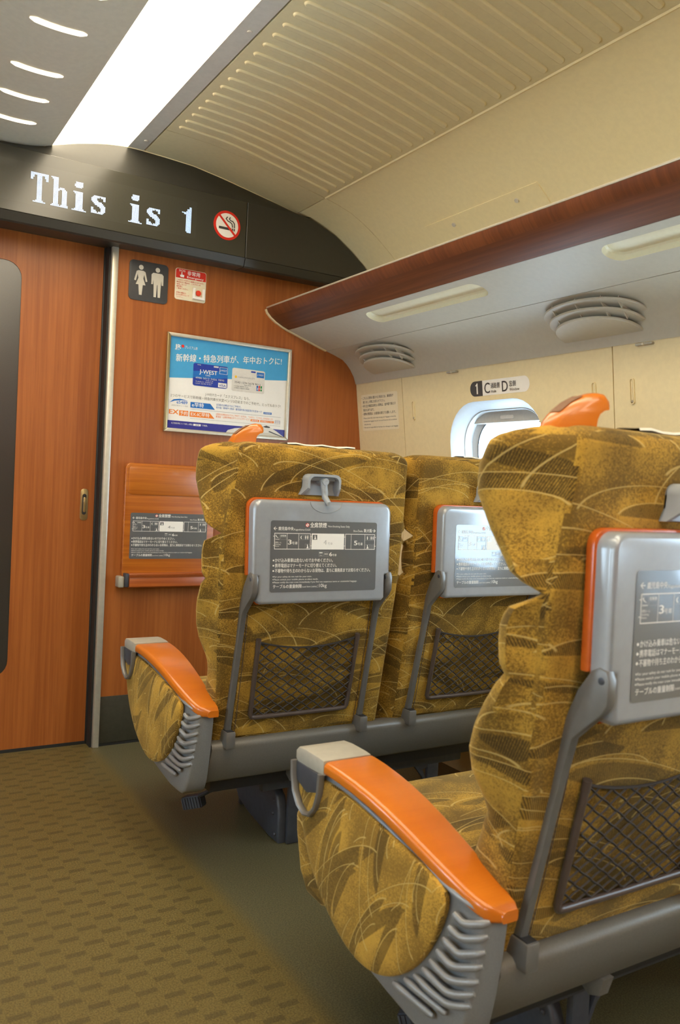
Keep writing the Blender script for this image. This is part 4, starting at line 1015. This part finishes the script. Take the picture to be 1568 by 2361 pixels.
    g.add(vs + vs2, fs + fs2 + ed, 'cloth', True); g.build('headrest_cover', root, recalc=False)
    # ---- cushion
    g = MB(); g.prism([(1.955, .350), (2.36, .288), (2.415, .290), (2.447, .325), (2.470, .40), (2.474, .435), (2.455, .462), (2.40, .470), (2.25, .462), (2.02, .446), (1.955, .440)], 'x', .792 + off, 1.284 + off, 'fabric', .024, 4); g.build('cushion', root)
    # ---- tray table
    TY = lambda z: 1.738 - .03 * (z - .86)
    def tp(p): return None
    c = lambda z: cx(z)
    def trayfn(d0): return lambda v: (c(v[2]) + v[0], TY(v[2]) + v[1], v[2])
    def outline(e=0.0, lowcut=.014):
        t = 1.050 + e; b = .802 - e; h = .193 + e; hl = .193 - lowcut + (e if lowcut == 0 else 0); nz = .868
        P = [(-hl + .008, b), (hl - .008, b), (hl, b + .008), (hl, nz), (h, nz + .001)]
        for k in range(7): a = pi / 2 * k / 6; P.append((h - .024 + .024 * cos(a), t - .024 + .024 * sin(a)))
        for k in range(7): a = pi / 2 + pi / 2 * k / 6; P.append((-h + .024 + .024 * cos(a), t - .024 + .024 * sin(a)))
        P += [(-h, nz + .001), (-hl, nz), (-hl, b + .008)]
        return P
    g = MB(); g.prism(outline(), 'y', 0, .028, 'tray', .009, 4, fn=trayfn(0), which='a'); tr = g.build('tray_table', root)
    g = MB(); g.prism(outline(.0040), 'y', .028, .043, 'orange', .003, 2, fn=trayfn(0)); g.build('wooden_edge', tr)
    g = MB(); info_print2(info_plane(g, lambda u, v, n: Vector((c(.831 + v) + u - .001, TY(.831 + v) - .0004 - n, .831 + v)))); g.build('information_print', tr, recalc=False)
    g = MB(); g.tube([(c(1.04) + .045 * cos(pi + pi * k / 12), TY(1.04) - .0002, 1.049 + .026 * sin(pi + pi * k / 12)) for k in range(13)], .0011, 'tray', 6, ref=(0, 1, 0)); g.build('finger_rest', tr)
    # ---- tray arms
    def armc(u): return lambda v: (cx(v[2]) + v[0], v[1], v[2])
    for s_, u in ((-1, -.1985), (1, .1905)):
        ua, ub = u - .0075, u + .0075
        prof = [(1.893, .452), (1.872, .447), (1.852, .53), (1.830, .62), (1.808, .71), (1.790, .775), (1.764, .800), (1.744, .818), (1.735, .832), (1.733, .864), (1.738, .875), (1.750, .878), (1.762, .872), (1.784, .842), (1.796, .815), (1.808, .785), (1.826, .72), (1.850, .63), (1.872, .54)]
        sh = .010 if s_ < 0 else .0
        g = MB(); g.prism(prof, 'x', ua, ub, 'arm', .0022, 2, fn=lambda v: (cx(v[2]) + v[0] + sh * max(0, min(1, (v[2] - .44) / .42)), v[1], v[2])); a = g.build('tray_arm', root)
        g = MB(); g.prism(circ(1.745, .862, .005, 14), 'x', ua + sh - .0012, ub + sh + .0012, 'dark', .0006, fn=lambda v: (cx(v[2]) + v[0], v[1], v[2])); g.build('pivot', a)
        X = cx(.45) + u; g = MB(); g.box(X - .0125, X + .0125, 1.848, 1.900, .428, .470, 'arm', .003); g.box(X - .009, X + .009, 1.852, 1.880, .4695, .4715, 'darker'); g.build('socket', a)
    # ---- latch
    g = MB(); zb = 1.064; zt = 1.116; lc = cx(1.09)
    out = [(-.054, zb), (-.046, zb + .018), (-.046, zb + .036)] + [(-.031 + .015 * cos(a), zt - .015 + .015 * sin(a)) for a in (pi * .95, pi * .8, pi * .65, pi * .5)] + [(.031 + .015 * cos(a), zt - .015 + .015 * sin(a)) for a in (pi * .5, pi * .35, pi * .2, pi * .05)] + [(.046, zb + .036), (.046, zb + .018), (.054, zb)]
    yl = lambda z: yr(z)
    g.prism(out, 'y', -.004, .003, 'latch', .001, 1, fn=lambda v: (lc + v[0], yl(v[2]) + v[1], v[2]))
    inn = [(u * .88, zb + (z - zb) * .88) for u, z in out]
    n = len(out); dpt = [-.034 if zb + .017 < z else -.012 for u, z in out]
    P0 = [(lc + u, yl(z) + .002, z) for u, z in out]; P1 = [(lc + u, yl(z) + d, z) for (u, z), d in zip(out, dpt)]; P2 = [(lc + u, yl(z) + d, z) for (u, z), d in zip(inn, dpt)]; P3 = [(lc + u, yl(z) - .003, z) for u, z in inn]
    vs = P0 + P1 + P2 + P3; fs = []
    for r in range(3):
        for k in range(n - 1): fs.append((r * n + k, r * n + k + 1, (r + 1) * n + k + 1, (r + 1) * n + k))
    g.add(vs, fs, 'latch', True); la = g.build('tray_latch', root, autosm=35)
    g = MB(); g.prism([(-.038, zb + .036), (.038, zb + .036), (.034, zb + .045), (-.034, zb + .045)], 'y', -.020, -.003, 'latch', .001, 1, fn=lambda v: (lc + v[0], yl(v[2]) + v[1], v[2])); g.build('inner_step', la)
    g = MB(); yk = yl(1.10) - .026
    g.tube([(lc + .000, yl(1.098) - .003, 1.098), (lc + .000, yk - .013, 1.098)], .0085, 'latch', 16); g.tube([(lc - .001, yk - .003, 1.099), (lc, yk - .004, 1.085), (lc + .003, yk - .004, 1.072), (lc + .003, yk - .006, 1.060), (lc + .003, TY(1.045) - .008, 1.046), (lc + .003, TY(1.04) - .006, 1.0405)], [.0085, .0085, .0082, .0078, .0064, .004], 'latch', 12, ref=(0, 1, 0)); g.build('turn_lever', la)
    # ---- net pocket
    fr = [(-.143, .703), (-.1425, .60), (-.1415, .506), (-.1375, .499), (-.13, .4975), (0, .4965), (.13, .4975), (.1375, .499), (.1415, .506), (.1425, .60), (.143, .700)]
    g = MB(); g.tube([rear(u, z, .010) for u, z in fr], .0062, 'netframe', 10, ref=(0, 1, 0)); 
    for s_ in (-1, 1): g.tube([rear(s_ * .143, .690, .010), rear(s_ * .143, .7065, .010)], [.0070, .0068], 'netframe', 10, ref=(0, 1, 0))
    nf = g.build('net_pocket', root)
    g = MB(); dx, dz = .0345, .0242; topz = lambda u: .678 + .020 * (u / .14) ** 2; botz = .502
    def pt(u, z): return rear(u, z, .0085 + .007 * sin(pi * min(1, max(0, (z - botz) / .19))))
    for fam in (1, -1):
        for k in range(-13, 14):
            seg = []
            for j in range(0, 84):
                z = botz + j * .0024
                u = k * dx + fam * (z - botz) / dz * dx
                u += fam * .0011 * sin(2 * pi * (z - botz) / dz * 1.0)
                if -.139 < u < .139 and z < topz(u): seg.append(pt(u, z))
                elif len(seg) > 1: break
                else: seg = []
            if len(seg) > 1: g.tube(seg, .0019, 'net', 4, ref=(0, 1, 0), caps=False)
    g.tube([pt(-.14 + .28 * k / 14, topz(-.14 + .28 * k / 14)) for k in range(15)], .0024, 'net', 6, ref=(0, 1, 0)); g.build('net', nf, recalc=False)
    # ---- orange grab handle on the aisle corner
    if handle:
        sec = [(.790, 1.170), (.7925, 1.186), (.801, 1.201), (.815, 1.2145), (.831, 1.2245), (.845, 1.2295), (.855, 1.2285), (.8605, 1.2215), (.8615, 1.2145), (.855, 1.2125), (.849, 1.207), (.846, 1.198), (.845, 1.186), (.846, 1.170)]
        cs = (.825, 1.190); ys = [(-.017, .62), (-.0145, .84), (-.010, .96), (-.003, 1.0), (.006, 1.0), (.012, .95), (.016, .84), (.018, .66)]
        hy = lambda x, dy: 1.822 - (x - .822) * .42 + dy
        g = MB(); g.loft([[(cs[0] + (a - cs[0]) * (.6 + .4 * s_), hy(a, dy), 1.170 + (b - 1.170) * (.55 + .45 * s_)) for a, b in sec] for dy, s_ in ys], 'armwood')
        h = g.build('grab_handle', root, autosm=50)
        g = MB(); pp = [(.8005, 1.2010), (.8148, 1.2145), (.829, 1.2235)]
        for (a, b), (c_, d) in zip(pp, pp[1:]): g.add([(a, hy(a, -.009), b + .0010), (c_, hy(c_, -.009), d + .0010), (c_, hy(c_, .010), d + .0010), (a, hy(a, .010), b + .0010)], [(0, 1, 2, 3)], 'mesh')
        g.build('woven_insert', h, recalc=False)

def armrest(root):
    """aisle armrest with louvred shell"""
    sh = [(2.300, .600), (2.21, .604), (2.15, .598), (2.10, .590), (2.04, .578), (1.98, .563), (1.94, .555), (1.90, .545), (1.88, .540), (1.865, .536), (1.852, .532), (1.853, .50), (1.857, .46), (1.866, .40), (1.876, .35), (1.888, .325), (1.905, .313), (1.94, .312), (1.975, .314), (2.03, .326), (2.08, .338), (2.16, .366), (2.225, .410), (2.27, .47), (2.298, .54)]
    def fo(v):
        x, y, z = v
        f = (x - .722) / (.790 - .722); a = xo(y) + (.002 if y > 1.9 else 0) + max(0, .36 - z) * .12
        return (a + (.792 - a) * f, y, z)
    g = MB(); g.prism(sh, 'x', .722, .790, 'shell', .006, 3, fn=fo); a = g.build('aisle_armrest', root, autosm=50)
    fb = [(2.215, .594), (2.15, .590), (2.08, .579), (2.0, .565), (1.945, .552), (1.918, .540), (1.909, .522), (1.919, .484), (1.947, .430), (1.986, .385), (2.033, .356), (2.075, .345), (2.12, .348), (2.165, .366), (2.215, .400), (2.262, .455), (2.296, .53), (2.302, .57), (2.28, .590)]
    g = MB(); fb2 = smooth(fb, 4)
    c = (2.10, .47)
    rings = []
    for s_, d in ((1.0, -.006), (1.0, .001), (.988, .003), (.96, .0048), (.88, .0065), (.65, .0085), (.3, .0095), (.05, .0095)):
        rings.append([(xo(c[0] + (p[0] - c[0]) * s_) - d, c[0] + (p[0] - c[0]) * s_, c[1] + (p[1] - c[1]) * s_) for p in fb2])
    g.loft(rings, 'fabric_arm'); g.build('fabric_panel', a, autosm=60)
    # wooden top
    ZT = [(1.843, .533), (1.85, .538), (1.88, .550), (1.94, .573), (2.0, .593), (2.07, .612), (2.14, .623), (2.187, .627), (2.212, .627)]
    XA = [(1.845, .768), (1.848, .758), (1.855, .750), (1.87, .742), (1.89, .736), (1.95, .724), (2.05, .714), (2.15, .706), (2.212, .703)]
    rings = []
    for y in (1.8435, 1.845, 1.850, 1.857, 1.868, 1.885, 1.91, 1.94, 1.975, 2.01, 2.05, 2.09, 2.13, 2.17, 2.20, 2.212):
        zt = interp(ZT, y); th = .0215; xa = interp(XA, y); xb = .800; r = .009
        if y < 1.846: zt -= .003; th = .016; xa += .003
        P = []
        for cx_, cz_, a0 in ((xb - .003, zt - .003, 0), (xa + r, zt - r, 90), (xa + r * .6, zt - th + r * .6, 180), (xb - .003, zt - th + .003, 270)):
            rr = .003 if a0 in (0, 270) else (r if a0 == 90 else r * .6)
            for k in range(5): t = math.radians(a0 + 90 * k / 4); P.append((cx_ + rr * cos(t), y, cz_ + rr * sin(t)))
        rings.append(P)
    g = MB(); g.loft(rings, 'armwood'); g.build('wooden_top', a, autosm=50)
    # front cap with the hanging loop
    g = MB(); g.prism([(2.2125, .604), (2.2125, .629), (2.23, .6305), (2.275, .6305), (2.300, .628), (2.309, .620), (2.309, .606), (2.30, .600)], 'x', .7015, .798, 'cap', .003, 2); g.build('front_cap', a)
    lp = [(2.305, .604), (2.303, .580), (2.296, .553), (2.281, .533), (2.262, .524), (2.243, .528), (2.228, .545), (2.219, .572), (2.217, .606)]
    g = MB(); g.tube([(xo(y) - .011, y, z) for y, z in lp], .0046, 'arm', 8, ref=(1, 0, 0), flat=1.6); g.build('loop', a)
    g = MB(); g.prism([(2.219, .603), (2.303, .603), (2.300, .572), (2.262, .560), (2.224, .572)], 'x', xo(2.26) - .0105, xo(2.26) - .004, 'dark', .001); g.build('recess_plate', a)
    LV = [[(1.896, .516), (1.888, .510), (1.879, .507), (1.861, .513), (1.8505, .519)], [(1.902, .495), (1.893, .489), (1.882, .486), (1.864, .492), (1.8515, .499)], [(1.912, .473), (1.898, .468), (1.886, .463), (1.867, .470), (1.8535, .477)],
          [(1.923, .451), (1.907, .446), (1.890, .443), (1.871, .450), (1.855, .457)], [(1.936, .430), (1.916, .425), (1.893, .423), (1.875, .428), (1.858, .435)], [(1.950, .411), (1.923, .406), (1.895, .404), (1.878, .409), (1.862, .417)],
          [(1.967, .392), (1.934, .388), (1.900, .388), (1.882, .392), (1.866, .399)], [(1.987, .376), (1.964, .374), (1.937, .374), (1.917, .374), (1.898, .374)], [(2.012, .357), (1.993, .356), (1.968, .356), (1.946, .356), (1.923, .356)]]
    for P in LV:
        D_ = []; Q = [P[0]] + P + [P[-1]]
        for i in range(1, len(Q) - 2):
            p0, p1, p2, p3 = Q[i - 1], Q[i], Q[i + 1], Q[i + 2]
            for k in range(5):
                t = k / 5; D_.append(tuple(.5 * (2 * p1[e] + (p2[e] - p0[e]) * t + (2 * p0[e] - 5 * p1[e] + 4 * p2[e] - p3[e]) * t * t + (3 * p1[e] - p0[e] - 3 * p2[e] + p3[e]) * t ** 3) for e in (0, 1)))
        D_.append(P[-1]); n = len(D_)
        g = MB(); g.tube([(xo(y) + .0003 + max(0, .36 - z) * .12, y, z) for y, z in D_], [.0060 * min(1, .55 + 3.2 * min(i, n - 1 - i) / n) for i in range(n)], 'shell', 10, ref=(1, 0, 0), flat=.9); g.build('louvre', a)
def plain_armrest(root, x0, x1, name):
    sh = [(2.20, .590), (2.0, .560), (1.90, .530), (1.90, .45), (2.24, .46), (2.26, .53), (2.25, .575)]
    g = MB(); g.prism(sh, 'x', x0, x1, 'shell', .005, 2); a = g.build(name, root)
    g = MB(); g.prism([(2.24, .597), (2.10, .606), (2.0, .588), (1.92, .560), (1.90, .545), (1.90, .53), (2.0, .560), (2.2, .590)], 'x', x0 - .003, x1 + .003, 'armwood', .004, 2); g.build('wooden_top', a)
def seat_pair(label, group):
    root = empty('double_seat', (1.31, 2.16, .0868), label, 'seat', group)
    seat_unit(root, 0.0, True); seat_unit(root, .5535, False)
    armrest(root); plain_armrest(root, 1.845, 1.895, 'window_armrest')
    g = MB(); g.prism([(1.866, .424), (1.868, .434), (1.876, .441), (1.890, .4425), (1.925, .436), (1.945, .345), (1.938, .334), (1.925, .329), (1.912, .329), (1.905, .335)], 'x', .796, 1.90, 'beam', .002, 2); g.build('rear_beam', root)
    g = MB(); g.box(.83, 1.87, 1.95, 2.40, .285, .335, 'darker', .004); g.build('seat_pan', root)
    for ya in (1.985, 2.30): MB().box(1.00, 1.69, ya, ya + .027, .250, .288, 'dark', .004).build('cross_bar', root)
    for x in (1.085, 1.565):
        g = MB(); g.box(x, x + .042, 1.99, 2.005, .0875, .262, 'dark', .003)
        s_ = 1 if x < 1.3 else -1; xe = x + .042 if s_ > 0 else x
        g.prism([(xe, .255), (xe + s_ * .055, .255), (xe + s_ * .020, .215), (xe, .175), (xe, .195), (xe + s_ * .018, .235), (xe, .240)], 'y', 1.992, 2.003, 'dark', .001)
        g.build('leg', root)
        MB().box(x, x + .042, 2.30, 2.32, .0875, .262, 'dark', .003).build('leg', root)
    g = MB(); g.prism([(2.005, .0875), (2.06, .0875), (2.20, .105), (2.275, .125), (2.292, .145), (2.295, .235), (2.23, .250), (2.06, .245), (2.02, .215), (2.005, .18)], 'x', 1.062, 1.092, 'dark', .007, 3); pc = g.build('pedestal_cover', root)
    for y, z in ((2.035, .20), (2.035, .165), (2.02, .11)): MB().sphere((1.061, y, z), .0055, 'dark', (.7, 1, 1)).build('rivet', pc)
    g = MB(); g.tube([(.93, 1.97, .300), (.90, 2.02, .275), (.862, 2.09, .225)], [.012, .010, .010], 'darker', 8, flat=.6); pd = g.build('pedal_arm', root)
    g = MB(); b = bmesh.new(); bmesh.ops.create_cube(b, size=1)
    for v in b.verts: v.co = Vector((v.co.x * .030, v.co.y * .062, v.co.z * .034))
    bmesh.ops.bevel(b, geom=b.edges[:], offset=.003, segments=2, affect='EDGES')
    Rm = Matrix.Rotation(math.radians(38), 4, 'Z') @ Matrix.Rotation(math.radians(-18), 4, 'X')
    for v in b.verts: v.co = Rm @ v.co + Vector((.856, 2.118, .200))
    g.bm(b, 'dark', True)
    for k in range(7):
        q = Rm @ Vector((-.0155, -.026 + .0087 * k, 0)) + Vector((.856, 2.118, .200)); a_ = Rm @ Vector((0, 0, .015))
        g.tube([q - a_, q + a_], .0022, 'dark', 5)
    g.build('pedal', pd)
    for x in (1.05, 1.75): MB().prism([(1.90, .332), (1.96, .332), (1.955, .305), (1.93, .292), (1.91, .30)], 'x', x, x + .025, 'beam', .003).build('beam_bracket', root)
    return root
s1 = seat_pair('far double seat of gold patterned fabric, standing next to the wooden end wall', 'double seats in rows')
def copy_tree(o, parent=None):
    c = o.copy(); COL.objects.link(c)
    if parent: c.parent = parent
    for ch in list(o.children): copy_tree(ch, c)
    return c
s2 = copy_tree(s1); s2.location.y -= 1.13 * K
s2['label'] = 'near double seat of gold patterned fabric at the right edge, cut by the frame'
SEAT = False
